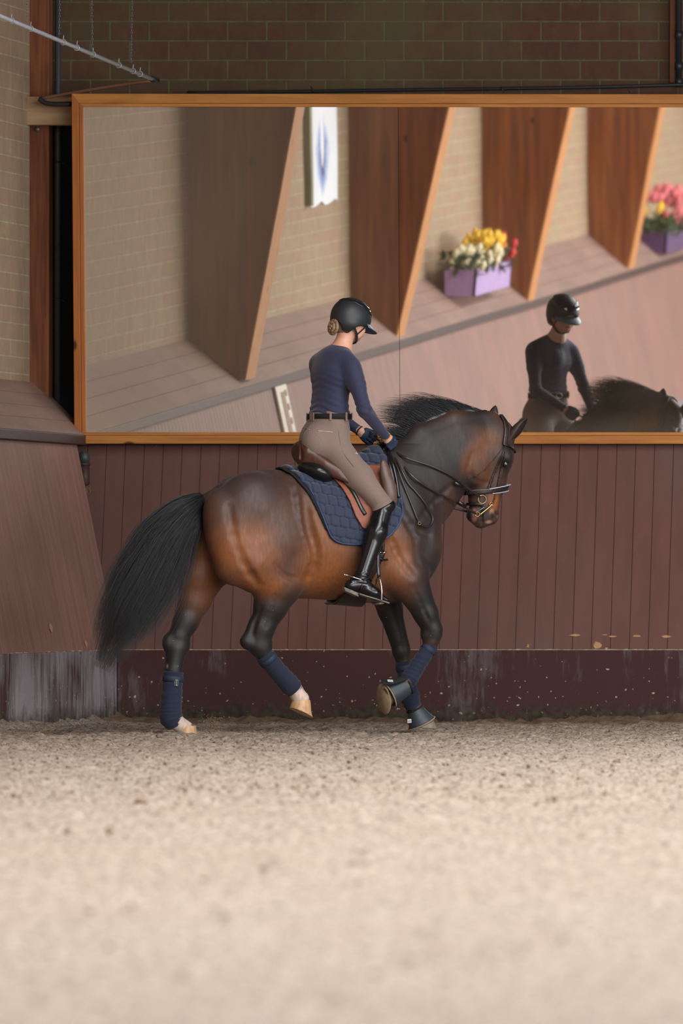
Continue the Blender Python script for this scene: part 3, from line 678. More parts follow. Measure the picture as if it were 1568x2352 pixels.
def he(a, r, hw, pitch=0, yaw=0, k=.03, op='u', roll=0): return ell(J(*a), (r[0] * S_, hw, r[1] * S_), math.radians(pitch), math.radians(yaw), k, op, math.radians(roll))
st = [(478, 1150, 1240, .06), (500, 1118, 1290, .13), (530, 1098, 1340, .20), (575, 1081, 1362, .245), (620, 1077, 1372, .262), (670, 1083, 1374, .262), (720, 1092, 1376, .272), (780, 1098, 1380, .278),
      (830, 1090, 1384, .268), (870, 1068, 1386, .245), (905, 1052, 1384, .215), (940, 1075, 1376, .195), (970, 1120, 1350, .18), (990, 1185, 1318, .15)]
TORSO = loft([U(a) for a, _, _, _ in st], [Z(b, a) for a, b, _, _ in st], [Z(c, a) for a, _, c, _ in st], [d for *_, d in st])
VN, VF = -.13, .13
body = [TORSO,
    # withers, neck, crest
    hc((800, 1106, 0), (900, 1062, 0), 22, 26, .7, .06), hc((900, 1130, 0), (955, 1118, 0), 92, 98, .62, .10), hc((955, 1118, 0), (1005, 1062, 0), 94, 88, .50, .05),
    hc((1005, 1062, 0), (1060, 1030, 0), 86, 76, .50, .04), hc((1060, 1030, 0), (1118, 1008, 0), 75, 56, .52, .04),
    hc((905, 1052, 0), (960, 1000, 0), 16, 20, .9, .05), hc((960, 1000, 0), (1040, 964, 0), 20, 18, .8, .04), hc((1040, 964, 0), (1130, 958, 0), 18, 12, .9, .04),
    # breast and shoulders
    he((962, 1238, -.10), (44, 78), .10, k=.06), he((962, 1238, .10), (44, 78), .10, k=.06), he((975, 1262, -.10), (36, 40), .085, k=.04), he((975, 1262, .10), (36, 40), .085, k=.04),
    he((920, 1225, -.15), (48, 112), .10, pitch=-14, k=.07), he((920, 1225, .15), (48, 112), .10, pitch=-14, k=.07),
    he((925, 1310, -.15), (55, 48), .105, k=.05), he((905, 1300, .15), (60, 55), .105, k=.05),
    # groove between the breast muscles is left by the two bulges; near foreleg, lifted
    hc((938, 1330, -.16), (978, 1410, -.165), 46, 27, .85, .05), hc((978, 1410, -.165), (992, 1448, -.165), 27, 21, .9, .03),
    hc((994, 1446, -.165), (990, 1472, -.165), 21, 18, 1., .03), he((998, 1458, -.165), (15, 19), .047, k=.02), he((976, 1458, -.165), (10, 14), .035, k=.02),
    hc((990, 1474, -.165), (938, 1562, -.16), 14.5, 13, .95, .02), he((934, 1566, -.16), (16, 17), .045, k=.02), hc((932, 1568, -.16), (908, 1590, -.155), 15, 17, .95, .02),
    # far foreleg, planted
    hc((880, 1340, .15), (895, 1400, .16), 44, 27, .85, .05), hc((895, 1400, .16), (915, 1470, .16), 27, 22, .9, .03), he((921, 1492, .16), (22, 25), .05, k=.02),
    hc((922, 1500, .16), (935, 1585, .16), 17, 14, .95, .02), he((942, 1606, .16), (19, 19), .045, k=.02), hc((945, 1612, .16), (965, 1645, .16), 16, 19, .95, .02),
    # near hindquarter
    he((578, 1170, -.13), (84, 84), .15, k=.06), he((628, 1242, -.15), (74, 88), .135, pitch=-20, k=.05), he((545, 1240, -.14), (70, 92), .13, pitch=12, k=.05),
    he((507, 1195, -.12), (40, 72), .105, pitch=8, k=.05), hc((580, 1290, -.15), (645, 1345, -.14), 66, 48, .85, .05), he((668, 1292, -.165), (42, 38), .085, pitch=-35, k=.03),
    he((535, 1300, -.14), (36, 42), .09, pitch=-30, k=.05),
    hc((640, 1335, -.14), (622, 1390, -.135), 47, 37, .8, .04), hc((622, 1390, -.135), (603, 1440, -.13), 38, 28, .8, .03), hc((600, 1440, -.13), (594, 1482, -.13), 28, 25, .8, .03),
    hc((588, 1425, -.13), (563, 1471, -.13), 9, 11, .9, .03), he((570, 1476, -.13), (18, 17), .038, pitch=-20, k=.02), he((606, 1482, -.13), (19, 22), .045, k=.02),
    hc((600, 1495, -.13), (668, 1575, -.13), 19, 16, .85, .02), he((674, 1582, -.13), (19, 18), .045, k=.02), hc((676, 1584, -.13), (690, 1606, -.13), 16, 20, .95, .02),
    # far hindquarter
    he((540, 1190, .13), (70, 95), .14, k=.06), he((505, 1240, .13), (62, 95), .12, k=.05), hc((490, 1260, .13), (462, 1320, .135), 72, 52, .75, .05), hc((462, 1320, .135), (448, 1375, .135), 50, 36, .75, .04),
    hc((448, 1375, .135), (428, 1425, .135), 36, 28, .75, .03), hc((428, 1425, .135), (411, 1460, .135), 27, 25, .8, .03), he((387, 1476, .135), (15, 22), .034, k=.025), he((413, 1482, .135), (24, 28), .045, k=.02),
    hc((404, 1490, .135), (398, 1540, .135), 24, 19, .85, .02), hc((398, 1540, .135), (394, 1640, .135), 18, 18, .85, .02), he((394, 1648, .135), (21, 19), .045, k=.02), hc((398, 1654, .135), (427, 1674, .135), 18, 18, .95, .02),
    # tail dock
    hc((505, 1140, 0), (462, 1150, 0), 20, 13, .8, .05),
    # flank hollow, thigh line, girth
    he((716, 1225, -.31), (16, 60), .05, pitch=18, k=.05, op='s'), he((716, 1225, .31), (16, 60), .05, pitch=18, k=.05, op='s'),
    # ---- head
    he((1137, 1002, 0), (47, 44), .082, k=.03), he((1122, 1048, 0), (60, 52), .088, k=.03), hc((1122, 1048, 0), (1118, 1105, 0), 55, 44, .62, .03), hc((1118, 1105, 0), (1112, 1150, 0), 43, 34, .60, .03),
    hc((1112, 1150, 0), (1109, 1176, 0), 34, 33, .66, .03), he((1126, 1186, 0), (19, 20), .052, k=.02), he((1104, 1194, 0), (19, 20), .046, pitch=-30, k=.02), he((1088, 1184, 0), (18, 17), .042, k=.015),
    he((1092, 1072, -.055), (34, 42), .050, k=.025), he((1092, 1072, .055), (34, 42), .050, k=.025),
    he((1160, 1048, -.078), (20, 17), .030, pitch=-60, k=.03), he((1160, 1048, .078), (20, 17), .030, pitch=-60, k=.03),
    hc((1150, 1085, -.062), (1135, 1120, -.055), 5, 3, 1, .02), hc((1150, 1085, .062), (1135, 1120, .055), 5, 3, 1, .02),
    he((1162, 1066, -.103), (9, 7), .016, pitch=-40, k=.012, op='s'), he((1162, 1066, .103), (9, 7), .016, pitch=-40, k=.012, op='s'),
    he((1139, 1185, -.050), (6, 9), .018, pitch=-30, k=.008, op='s'), he((1139, 1185, .050), (6, 9), .018, pitch=-30, k=.01, op='s'),
    hc((1100, 1176, -.08), (1110, 1205, -.07), 1.6, 1.6, 1, .01, 's'), hc((1100, 1176, .08), (1110, 1205, .07), 1.6, 1.6, 1, .01, 's'),
]
# ears, part of the same skin
def ear(base, tip, v0, v1, wide, face):
    a, b = J(base[0], base[1], v0), J(tip[0], tip[1], v1); d = (b - a); L = np.linalg.norm(d); d /= L
    f = np.asarray(face, float); f -= d * f.dot(d); f /= np.linalg.norm(f); s = np.cross(d, f); out = []
    c = (a + b) / 2
    M = np.stack([d, s, f], 1)
    def g(P):
        q = (P - a) @ M; t = q[..., 0] / L; tt = np.clip(t, 0, 1); w_ = wide * np.sin(np.pi * np.clip(.22 + tt * .78, 0, 1)) ** .8 * (1 - tt ** 4) + .002
        y = q[..., 1] / w_; cup = q[..., 2] + .35 * w_ * (1 - y ** 2); d1 = np.maximum((np.abs(y) - 1) * w_, np.abs(cup) - .0085)
        return np.maximum(d1, np.maximum(-q[..., 0] - .01, q[..., 0] - L)) * .8
    R = L * .7 + wide; return ('u', g, .012, c - R, c + R)
EARS = lambda: None
[ear((1166, 1012), (1214, 961), -.045, -.105, .034, (-.1, -.95, -.25)), ear((1128, 985), (1140, 934), .05, .075, .034, (.45, .9, .1))]
def coat(V):
    "bay coat: brown body, black points, dark croup and neck, brighter flank, thigh and muzzle"
    n = len(V); DK = np.array(srgb(26, 22, 22)[:3]); BR = np.array(srgb(84, 54, 40)[:3]); OR = np.array(srgb(150, 88, 42)[:3]); GREY = np.array(srgb(62, 50, 47)[:3])
    C = np.tile(BR, (n, 1))
    def m(c, x, y, rx, ry, a, v=None, vr=.14, soft=.6):
        p = J(x, y, VN if v is None else v); d = np.sqrt(((V[:, 0] - p[0]) / (rx * S_)) ** 2 + ((V[:, 2] - p[2]) / (ry * S_)) ** 2)
        if v is not None and vr: d = np.sqrt(d ** 2 + ((V[:, 1] - v) / vr) ** 2)
        w_ = (np.clip((1 + soft - d) / (2 * soft), 0, 1)) ; w_ = (w_ * w_ * (3 - 2 * w_) * a)[:, None]; return w_ * c + (1 - w_) * C
    C = m(GREY, 560, 1110, 110, 45, .8); C = m(OR, 545, 1265, 80, 62, .75); C = m(OR, 730, 1290, 60, 90, .8); C = m(OR, 770, 1350, 130, 45, .55); C = m(BR * 1.1, 650, 1215, 46, 70, .5)
    C = m(OR, 745, 1180, 55, 55, .5); C = m(OR, 895, 1275, 40, 55, .75); C = m(OR, 585, 1345, 55, 25, .7)
    C = m(DK * 1.6, 985, 1040, 140, 90, 1.); C = m(DK * 1.6, 920, 1100, 70, 80, 1.); C = m(DK * 2.0, 965, 1180, 60, 80, .9); C = m(DK * 2, 975, 1290, 42, 50, .8); C = m(DK * 1.3, 1110, 965, 40, 30, 1.)
    C = m(OR * .75, 455, 1320, 60, 70, .7, v=VF); C = m(OR * .8, 490, 1300, 40, 50, .5, v=VF)
    C = m(DK, 600, 1455, 95, 78, 1., v=VN, vr=.3, soft=.3); C = m(DK * 1.2, 660, 1370, 36, 36, .8, v=VN, vr=.2)
    C = m(DK, 405, 1490, 60, 95, 1., v=VF, vr=.3, soft=.35); C = m(DK, 990, 1400, 60, 90, 1., v=-.16, vr=.3, soft=.4); C = m(DK, 905, 1450, 50, 90, 1., v=.16, vr=.3, soft=.35)
    # head
    hd = J(1118, 1090); sel = V[:, 0] > J(1058, 1060)[0]; sel &= (V[:, 2] < J(1100, 985)[2] + .05); w2 = (np.clip((V[:, 0] - J(1058, 1060)[0]) / .06, 0, 1) * np.clip((J(1100, 985)[2] + .05 - V[:, 2]) / .05, 0, 1))[:, None]; C = C * (1 - w2) + BR * .75 * w2
    C = m(OR * .62, 1128, 1012, 30, 22, .7); C = m(OR * .62, 1098, 1036, 26, 24, .7); C = m(OR * .55, 1078, 1064, 20, 28, .7); C = m(OR * .5, 1120, 1085, 22, 34, .5); C = m(DK * 1.2, 1170, 1050, 18, 40, .9); C = m(DK * 1.2, 1078, 1130, 26, 34, .8); C = m(DK, 1085, 1180, 26, 20, 1.)
    C = m(OR, 1144, 1150, 14, 24, .95); C = m(np.array(srgb(196, 150, 120)[:3]), 1140, 1176, 6, 7, .6); C = m(np.array(srgb(196, 150, 132)[:3]), 1134, 1199, 8, 3.5, .7); C = m(DK * .5, 1140, 1184, 5, 8, 1.); C = m(np.array(srgb(170, 110, 100)[:3]), 1103, 1184, 5, 16, .7); C = m(np.array(srgb(190, 160, 110)[:3]), 1100, 1208, 9, 5, .6); C = m(DK, 1122, 1180, 9, 18, .7)
    # blaze on the face and the star, white hind pasterns
    W = np.array(srgb(225, 215, 205)[:3]); p = J(1158, 1100); rel = V - p
    fr = (V[:, 0] > J(1148, 1100)[0] + (V[:, 2] - J(1148, 1100)[2]) * .12); bl = fr & (np.abs(V[:, 1]) < .022) & (V[:, 2] > J(1140, 1160)[2]) & (V[:, 2] < J(1170, 1062)[2]); C[bl] = W
    for x, y, v in ((690, 1597, VN), (412, 1664, .135)):
        q = J(x, y, v); d = np.linalg.norm((V - q) * [1, 1, 1], axis=1); w_ = np.clip((.078 - d) / .012, 0, 1)[:, None]; C = C * (1 - w_) + np.array(srgb(214, 190, 176)[:3]) * w_
    for x, y, v in ((389, 1529, .115),):
        q = J(x, y, v - .045); d = np.linalg.norm((V - q) / [.009, .05, .024], axis=1); w_ = np.clip((1.2 - d) / .3, 0, 1)[:, None]; C = C * (1 - w_) + np.array(srgb(150, 128, 104)[:3]) * w_
    # pink-brown inside of the ears, darker body midline
    nz = np.sin(V[:, 0] * 37 + np.sin(V[:, 2] * 23) * 2) * np.sin(V[:, 2] * 31 + V[:, 1] * 19)
    C = C * (1 + .05 * nz[:, None]); return np.concatenate([np.clip(C, 0, 1), np.ones((n, 1))], 1)
def coat_mat():
    t = NT('bay_coat'); a = t.n('ShaderNodeVertexColor'); a.layer_name = 'coat'
    f = t.noise(60, 4, .6, stretch=(1, 1, .25)); g = t.noise(5, 4, .6)
    col = t.mix(t.ramp(f, [(.3, 0.), (.7, .35)]), a.outputs[0], (.01, .008, .007, 1)); col = t.mix(t.math('MULTIPLY', g, .25), col, (.02, .014, .011, 1))
    # small flecks of dried sand
    v = t.noise(110, 1, .4); z = t.xyz()[2]; col = t.mix(t.math('GREATER_THAN', t.math('SUBTRACT', v, t.math('MULTIPLY', z, .16)), .70), col, srgb(170, 156, 132))
    t.base(col, t.math('ADD', .40, t.math('MULTIPLY', f, .22)), spec=.38, sheen=.10); t.b.inputs['Sheen Roughness'].default_value = .45; t.b.inputs['Sheen Tint'].default_value = srgb(150, 165, 190)
    t.bump(t.math('ADD', f, g), .12, .004); return t.m
M_coat = coat_mat()
def mir(p): return p * [1, -1, 1]
def marchp(x, y, prims, off=.0):
    d = ray(x, y); t0 = np.linalg.norm(J(x, y, 0) - CL); ts = np.linspace(t0 - .8, t0 + .6, 500); P = CL + ts[:, None] * d; f = field(prims, P) - off; i = np.argmax(f < 0)
    return P[i] if f[i] < 0 else J(x, y, 0)
def crease(pts, r, depth, op, k=.018):
    "muscle edge: ridge (u) or groove (s) lying on the skin, on both sides"
    Q = [marchp(x, y, base_body) for x, y in pts]; c = np.array([0, 0, 0.]); o = []
    Q = bez(Q, len(Q) * 2)
    for a, b in zip(Q[:-1], Q[1:]):
        a = a + np.array([0, depth if op == 'u' else -depth, 0]); b = b + np.array([0, depth if op == 'u' else -depth, 0])
        o += [cone(a, b, r * S_, r * S_, 1, k, op), cone(mir(a), mir(b), r * S_, r * S_, 1, k, op)]
    return o
base_body = list(body)
for pts, r, dp, op, k in (
    (((668, 1098), (682, 1145), (688, 1190), (698, 1228), (711, 1262), (712, 1290)), 6, .010, 'u', .030),
    (((700, 1150), (706, 1200), (716, 1240), (724, 1280), (712, 1325)), 7, 0.0165, 's', .034),
    (((524, 1165), (536, 1230), (558, 1295), (590, 1345)), 6, 0.0180, 's', .034),
    (((632, 1296), (655, 1322), (682, 1330)), 5, 0.0145, 's', .022),
    (((898, 1110), (915, 1160), (945, 1205), (985, 1228)), 7, 0.0165, 's', .032),
    (((892, 1230), (915, 1280), (948, 1325)), 6, 0.0165, 's', .03), (((930, 1190), (955, 1240), (960, 1290)), 6, 0.0195, 's', .03),
    (((1035, 1118), (1000, 1150), (965, 1190)), 5, 0.0165, 's', .025),
    (((596, 1395), (584, 1430), (577, 1455)), 4, 0.0105, 's', .015), (((630, 1370), (620, 1410), (612, 1440)), 4, 0.0125, 's', .015),
    (((950, 1350), (972, 1400), (984, 1430)), 4, 0.0125, 's', .015), (((1085, 1040), (1075, 1075), (1090, 1105), (1120, 1110)), 4, 0.0135, 's', .015),
    (((1120, 1080), (1130, 1110), (1132, 1135)), 3, 0.0105, 's', .012), (((1103, 1168), (1106, 1182), (1106, 1206)), 2.4, -.001, 's', .007), (((1137, 1177), (1141, 1184), (1142, 1190)), 4, .001, 's', .007), (((1078, 1160), (1092, 1163), (1104, 1164)), 3, .004, 's', .01)):
    body += crease(pts, r, dp, op, k)
HB = np.array([0, 0, 0.0]); HORSE = empty('horse', (0, 0, 0), PSI)
tag(HORSE, 'dark bay horse cantering past the mirror with a windblown black mane and tail', 'horse')
hb = sdf_obj('body', body, .0075, M_coat, HORSE, HB, it=2, lo=(-1.25, -.42, -.02), hi=(1.45, .42, 2.12), color=coat)
M_hoof = simple('hoof_horn', srgb(186, 148, 108), .5, .3, 40, .2, stretch=(1, 1, .2)); M_eye = simple('horse_eye', srgb(16, 12, 10), .08, .1, coat=1)
for s in (-1, 1):
    m = MB(); m.ball(J(1161, 1066, s * .094), (.019, .012, .019), 14); m.build('eye', M_eye, HORSE)
def make_ear(base, tip, v0, v1, face, wide, label=None):
    a, b = J(*base, v0), J(*tip, v1); d = b - a; L = np.linalg.norm(d); d /= L; f = np.asarray(face, float); f -= d * f.dot(d); f /= np.linalg.norm(f); s = np.cross(d, f); G = []
    for t in np.linspace(-.12, 1, 15):
        tt = max(t, 0); r = wide * (.62 + .38 * math.sin(min(1, tt / .42) * math.pi / 2)) * (1 - max(0, (tt - .35) / .65) ** 2.2) + .0015; half_ = math.radians(165 - 60 * tt)
        bend = f * (.012 * math.sin(tt * math.pi)) + f * .010 * tt ** 3
        G.append([a + d * L * t + bend * -1 + r * (-math.cos(q) * f + math.sin(q) * s * 1.05) + f * r * .25 for q in np.linspace(-half_, half_, 17)])
    m = MB(); m.grid(np.array(G)); o = m.build('ear', M_ear, HORSE); md = o.modifiers.new('s', 'SOLIDIFY'); md.thickness = .005; md.offset = 0; sb = o.modifiers.new('b', 'SUBSURF'); sb.levels = sb.render_levels = 1
M_ear = simple('dark_ear_hair', srgb(48, 36, 33), .6, .3, 50, .2)
make_ear((1168, 1008), (1214, 961), -.045, -.100, (.35, -.85, -.35), .030)
make_ear((1130, 968), (1140, 933), .05, .070, (.9, .4, .1), .026)
def hoof(cor, rad, toe, heel, v, name='hoof', mat=None):
    "cor = pixel centre of the coronet; toe/heel = pixel points of the ground edge"
    c = J(cor[0], cor[1], v); T, H = J(toe[0], toe[1], v), J(heel[0], heel[1], v); ax = T - H; L = np.linalg.norm(ax); ax /= L; mid = (T + H) / 2; side = np.array([0, 1., 0]); rings = []
    for t in np.linspace(0, 1, 6):
        ctr = c + (mid - c) * t; ra = rad[0] * (1 - t) * S_ + L / 2 * t; rb = rad[1] * S_ * (1 - t) + L * .46 * t
        a2 = ax if t > .5 else ax * (t * 2) + np.array(rad[2] if len(rad) > 2 else (1, 0, 0)) * (1 - t * 2); a2 = a2 / np.linalg.norm(a2)
        rings.append([ctr + a2 * math.cos(q) * ra * (1 if math.cos(q) > 0 else .9) + side * math.sin(q) * rb for q in np.linspace(0, 2 * math.pi, 20, endpoint=False)])
    V = np.array(rings).reshape(-1, 3); F = [(i * 20 + k, i * 20 + (k + 1) % 20, (i + 1) * 20 + (k + 1) % 20, (i + 1) * 20 + k) for i in range(5) for k in range(20)] + [tuple(range(100, 120)), tuple(range(20))[::-1]]
    m = MB(); m.add(V, F); return m.build(name, mat or M_hoof, HORSE, bevel=.002)
hoof((691, 1608), (21, 19), (716, 1649), (664, 1624), VN)
hoof((430, 1667), (19, 20), (452, 1691), (402, 1690), .135)
# ------------------------------------------------ mane and tail: thousands of tapering hairs over a solid root
def hairs(curves, r0, name, parent, mat, core=None, seg=3):
    V = []; F = []; n = 0
    for P, r in curves:
        P = np.asarray(P); m_ = len(P); T = np.gradient(P, axis=0); T /= np.linalg.norm(T, axis=1)[:, None] + 1e-9
        N = np.cross(T, [0.3, 1, .2]); N /= np.linalg.norm(N, axis=1)[:, None] + 1e-9; B = np.cross(T, N)
        R = r * np.linspace(1, .12, m_)[:, None]
        ring = [P + R * (math.cos(a) * N + math.sin(a) * B) for a in (0, 2.1, 4.2)]; V.append(np.stack(ring, 1).reshape(-1, 3))
        i = np.arange(m_ - 1)[:, None] * 3; 
        for k in range(3): F.append(np.concatenate([i + k, i + (k + 1) % 3, i + 3 + (k + 1) % 3, i + 3 + k], 1) + n)
        n += m_ * 3
    if core is not None: cv, cf = core; V.append(cv); F.append(cf + n)
    return link(name, mesh_np(name, np.concatenate(V), np.concatenate(F)), mat, parent)
def hair_mat():
    t = NT('black_hair'); f = t.noise(40, 4, .7); t.base(t.ramp(f, [(.3, srgb(12, 12, 13)), (.7, srgb(30, 28, 30))]), .36, spec=.5); return t.m
M_hair = hair_mat()
tl = [(470, 1148), (425, 1185), (375, 1250), (325, 1345), (278, 1435), (232, 1535)]; tw = [17, 38, 54, 60, 50, 26]
TC = bez([J(x, y, -.0 - .02 * i) for i, (x, y) in enumerate(tl)], 40); TW = np.interp(np.linspace(0, 1, len(TC)), np.linspace(0, 1, 6), np.array(tw) * S_)
core = [cone(TC[i], TC[i + 4], TW[i] * .52, TW[i + 4] * .52, .6, .05) for i in range(0, len(TC) - 12, 4)]
cv, cf = sdf_mesh(core, .014, it=2)
tan = np.gradient(TC, axis=0); tan /= np.linalg.norm(tan, axis=1)[:, None]; side = np.array([0, 1., 0]); curves = []; CLP = [(RNG.uniform(0, 6.28), RNG.uniform(.5, 1.25), RNG.normal() * .05, RNG.uniform(.7, 1.06)) for _ in range(120)]
for i in range(4200):
    r = RNG; a = r.uniform(0, 2 * math.pi); q = math.sqrt(r.uniform(.15, 1)); s0 = 0 if r.random() < .6 else int(r.uniform(0, len(TC) * .45)); s1 = int(len(TC) * min(1, r.uniform(.78, 1.04))) - 1
    if s1 - s0 < 8: continue
    ix = np.linspace(s0, s1, 13); k = ix.astype(int); w_ = TW[k] * (1.0 + .16 * r.normal())
    nn = np.cross(tan[k], side); nn /= np.linalg.norm(nn, axis=1)[:, None]
    ph = r.uniform(0, 6); wav = .010 * np.sin(np.linspace(0, 7, 13) + ph) * np.linspace(.2, 1, 13); sp = np.linspace(1, 1 + r.normal() * .38, 13)
    if i % 5:
        ca, cq, co, ce = CLP[i % 120]; a = ca + .22 * r.normal(); q = cq * r.uniform(.8, 1.1); s1 = min(s1, int(len(TC) * ce) - 1); ix = np.linspace(s0, max(s1, s0 + 8), 13); k = np.minimum(ix.astype(int), len(TC) - 1); w_ = TW[k] * (1 + co * np.linspace(0, 3, 13)); nn = np.cross(tan[k], side); nn /= np.linalg.norm(nn, axis=1)[:, None]
        wav = .012 * np.sin(np.linspace(0, 6, 13) + ca * 3) * np.linspace(.1, 1, 13); sp = np.linspace(1, 1 + co * 3 + r.normal() * .08, 13)
    P = TC[k] + nn * (math.cos(a) * q * w_ * sp + wav)[:, None] + side * (math.sin(a) * q * w_ * .62 + wav * .5)[:, None]; curves.append((P, .0017))
for i in range(46):   # flyaway hairs on the upper side and at the end
    s0 = int(RNG.uniform(3, 18)); s1 = min(len(TC) - 1, s0 + int(RNG.uniform(12, 24))); k = np.linspace(s0, s1, 12).astype(int); nn = np.cross(tan[k], side); nn /= np.linalg.norm(nn, axis=1)[:, None]
    if nn[0][2] < 0: nn = -nn
    t = np.linspace(0, 1, 12); P = TC[k] + nn * (TW[k] * (.9 + .5 * t ** 2) + RNG.uniform(.0, .10) * t ** 2)[:, None] + side * RNG.uniform(-.04, .04); curves.append((P, .0009))
hairs(curves, 0, 'tail', HORSE, M_hair, (cv, cf))
# mane: roots along the crest, blown up and back; some falls over the far side
mr = bez([J(x, y, 0) for x, y in ((893, 1046), (915, 1020), (955, 983), (1000, 958), (1045, 946), (1095, 944), (1140, 955))], 60)
curves = []
for i in range(5200):
    t = RNG.uniform(0, 1); root_ = mr[int(t * (len(mr) - 1))] + [0, RNG.uniform(-.022, .022), -.004]; x = np.interp(t, [0, .16, .33, .5, .68, .85, 1], [893, 915, 955, 1000, 1045, 1095, 1140])
    L = np.interp(x, [893, 930, 985, 1050, 1100, 1145], [.06, .22, .33, .32, .20, .05]) * RNG.uniform(.55, 1.08)
    far = RNG.random() < .55; up0 = np.interp(x, [893, 960, 1050, 1140], [.30, .80, .80, .5]); s = np.linspace(0, 1, 9)
    du = -(s * .95) * L; dw = L * (up0 * (s - .62 * s ** 2)) * RNG.uniform(.55, 1.15) - (L * .12 * s if x < 950 else 0); dv = np.zeros(9) + s * RNG.uniform(-.02, .05)
    if far: dv = L * .45 * np.sin(s * 1.4); dw = L * (.30 * s - .95 * s ** 2) * RNG.uniform(.7, 1.1); du = du * .7
    P = root_ + np.stack([du, dv, dw], 1) + RNG.normal(0, .0015, (9, 3)) * s[:, None]; clump = .006 * np.sin(x * .35 + s * 3); P[:, 2] += clump * s; curves.append((P, .0014))
mc = [cone(mr[i] + [0, 0, -.008], mr[min(i + 6, len(mr) - 1)] + [0, 0, -.008], .018, .018, 1, .03) for i in range(0, len(mr) - 6, 6)]
for i in range(10, 52, 6): mc.append(cone(mr[i] + [-.01, .03, 0.0], mr[i] + [-.11, .09, -.03], .035, .014, 1., .04))
hairs(curves, 0, 'mane', HORSE, M_hair, sdf_mesh(mc, .008, it=1))
# ============================================================ shells that hug the horse (pad, flaps, straps)
def poly_sd(poly):
    A = np.asarray(poly, float); B = np.roll(A, -1, 0)
    def f(u, w):
        d = np.full(u.shape, 1e9); s = np.ones(u.shape)
        for a, b in zip(A, B):
            e = b - a; wx, wy = u - a[0], w - a[1]; t = np.clip((wx * e[0] + wy * e[1]) / e.dot(e), 0, 1)
            d = np.minimum(d, (wx - e[0] * t) ** 2 + (wy - e[1] * t) ** 2)
            c1 = w >= a[1]; c2 = w < b[1]; c3 = e[0] * wy > e[1] * wx
            s = np.where((c1 & c2 & c3) | (~c1 & ~c2 & ~c3), -s, s)
        return s * np.sqrt(d)
    return f, A.min(0), A.max(0)
def PJ(pts): return [J(x, y, v)[[0, 2]] for x, y, v in pts]
def stripp(pts, wpx):
    "strip polygon along pixel points, wpx wide, in the (u,w) plane"
    P = np.array(PJ(pts)); T = np.gradient(P, axis=0); T /= np.linalg.norm(T, axis=1)[:, None]; N = np.stack([-T[:, 1], T[:, 0]], 1) * wpx * S_ / 2
    return np.vstack([P + N, (P - N)[::-1]])
def shell(name, prims, poly, off, th, h, mat, parent, loc, half=None, vmax=.42, side=None, quilt=None, it=1, wmax=None, rnd=.0):
    f, lo2, hi2 = poly_sd(poly); lo = np.array([lo2[0] - .02, -vmax, lo2[1] - .02]); hi = np.array([hi2[0] + .02, vmax, hi2[1] + .02])
    if side == -1: hi[1] = 0.02
    if side == 1: lo[1] = -0.02
    if wmax: hi[2] = min(hi[2], wmax)
    D, l = sdf_grid(prims, lo, hi, h, margin=off + th + .05); n = D.shape
    u = l[0] + h * np.arange(n[0]); v = l[1] + h * np.arange(n[1]); w_ = l[2] + h * np.arange(n[2]); Ug, Wg = np.meshgrid(u, w_, indexing='ij'); Pd = f(Ug, Wg)[:, None, :]
    o = off if quilt is None else off + quilt(Ug, Wg)[:, None, :]
    E = np.abs(D - o) - th if quilt is None else np.maximum(D - o, (off - th) - D)
    k = .008; a, b = E, Pd + rnd; hh = np.maximum(k - np.abs(a - b), 0) / k; E = np.maximum(a, b) + hh * hh * k / 4
    E[:, 0, :] = np.maximum(E[:, 0, :], .01); E[:, -1, :] = np.maximum(E[:, -1, :], .01); E[:, :, -1] = np.maximum(E[:, :, -1], .01)
    V, F = surface(E.astype(np.float32), l, h); V = smoothV(V, F, it) if it else V
    return link(name, mesh_np(name, V - np.asarray(loc), F), mat, parent)
def thing(name, base, label, cat, group=None):
    r = empty(name, to_world(base), PSI); return tag(r, label, cat, group)
M_navy = simple('navy_quilt', srgb(33, 44, 66), .8, .15, 120, .25, .001, sheen=.3)
M_bind = simple('navy_binding', srgb(36, 52, 92), .55, .1, 80)
M_blk = simple('black_fabric', srgb(14, 14, 16), .85)
M_leath = simple('brown_leather', srgb(72, 42, 32), .38, .25, 30, .15, .001); M_flap = simple('chestnut_leather', srgb(132, 74, 52), .55, .15, 40, .15, .001)
M_glos = simple('black_leather', srgb(20, 19, 19), .28, .2, 60, .1, .001); M_brid = simple('dark_brown_strap', srgb(38, 26, 24), .35, .2, 60, .1, .001)
M_brass = simple('brass', srgb(164, 136, 92), .32, .05, metal=1, bump=0); M_steel = simple('polished_steel', srgb(210, 205, 200), .18, .05, metal=1, bump=0)
# ---- saddle pad
pad_px = [(652, 1080, 0), (678, 1098, -.08), (712, 1128, -.19), (738, 1178, -.265), (752, 1215, -.28), (764, 1236, -.29), (786, 1248, -.29), (830, 1250, -.3), (872, 1244, -.3), (902, 1224, -.28), (918, 1190, -.24), (920, 1160, -.22), (908, 1110, -.17), (893, 1075, -.12), (872, 1046, -.02), (860, 1000, 0), (655, 1000, 0)]
pad_poly = PJ([(a, b, c) for a, b, c in pad_px])
def quilt(u, w_):
    a = u / .060; b = w_ / .064 + .15 * u / .06; row = np.floor(b); a = a + .5 * (row % 2); fa = np.abs((a % 1) - .5) * 2; fb = np.abs((b % 1) - .5) * 2
    m_ = (fa ** 5 + fb ** 5) ** .2; return .013 * np.clip(1 - m_ ** 5, 0, 1) ** .55 + .003
PAD = thing('saddle_pad', J(780, 1250, -.3), 'navy quilted saddle pad with a shiny bound edge under the brown saddle', 'saddle pad'); pl = J(780, 1250, -.3)
shell('quilted_cloth', body, pad_poly, .010, .007, .0055, M_navy, PAD, pl, quilt=quilt, it=0, wmax=1.83)
f_, *_ = poly_sd(pad_poly); P2 = np.array(pad_poly)
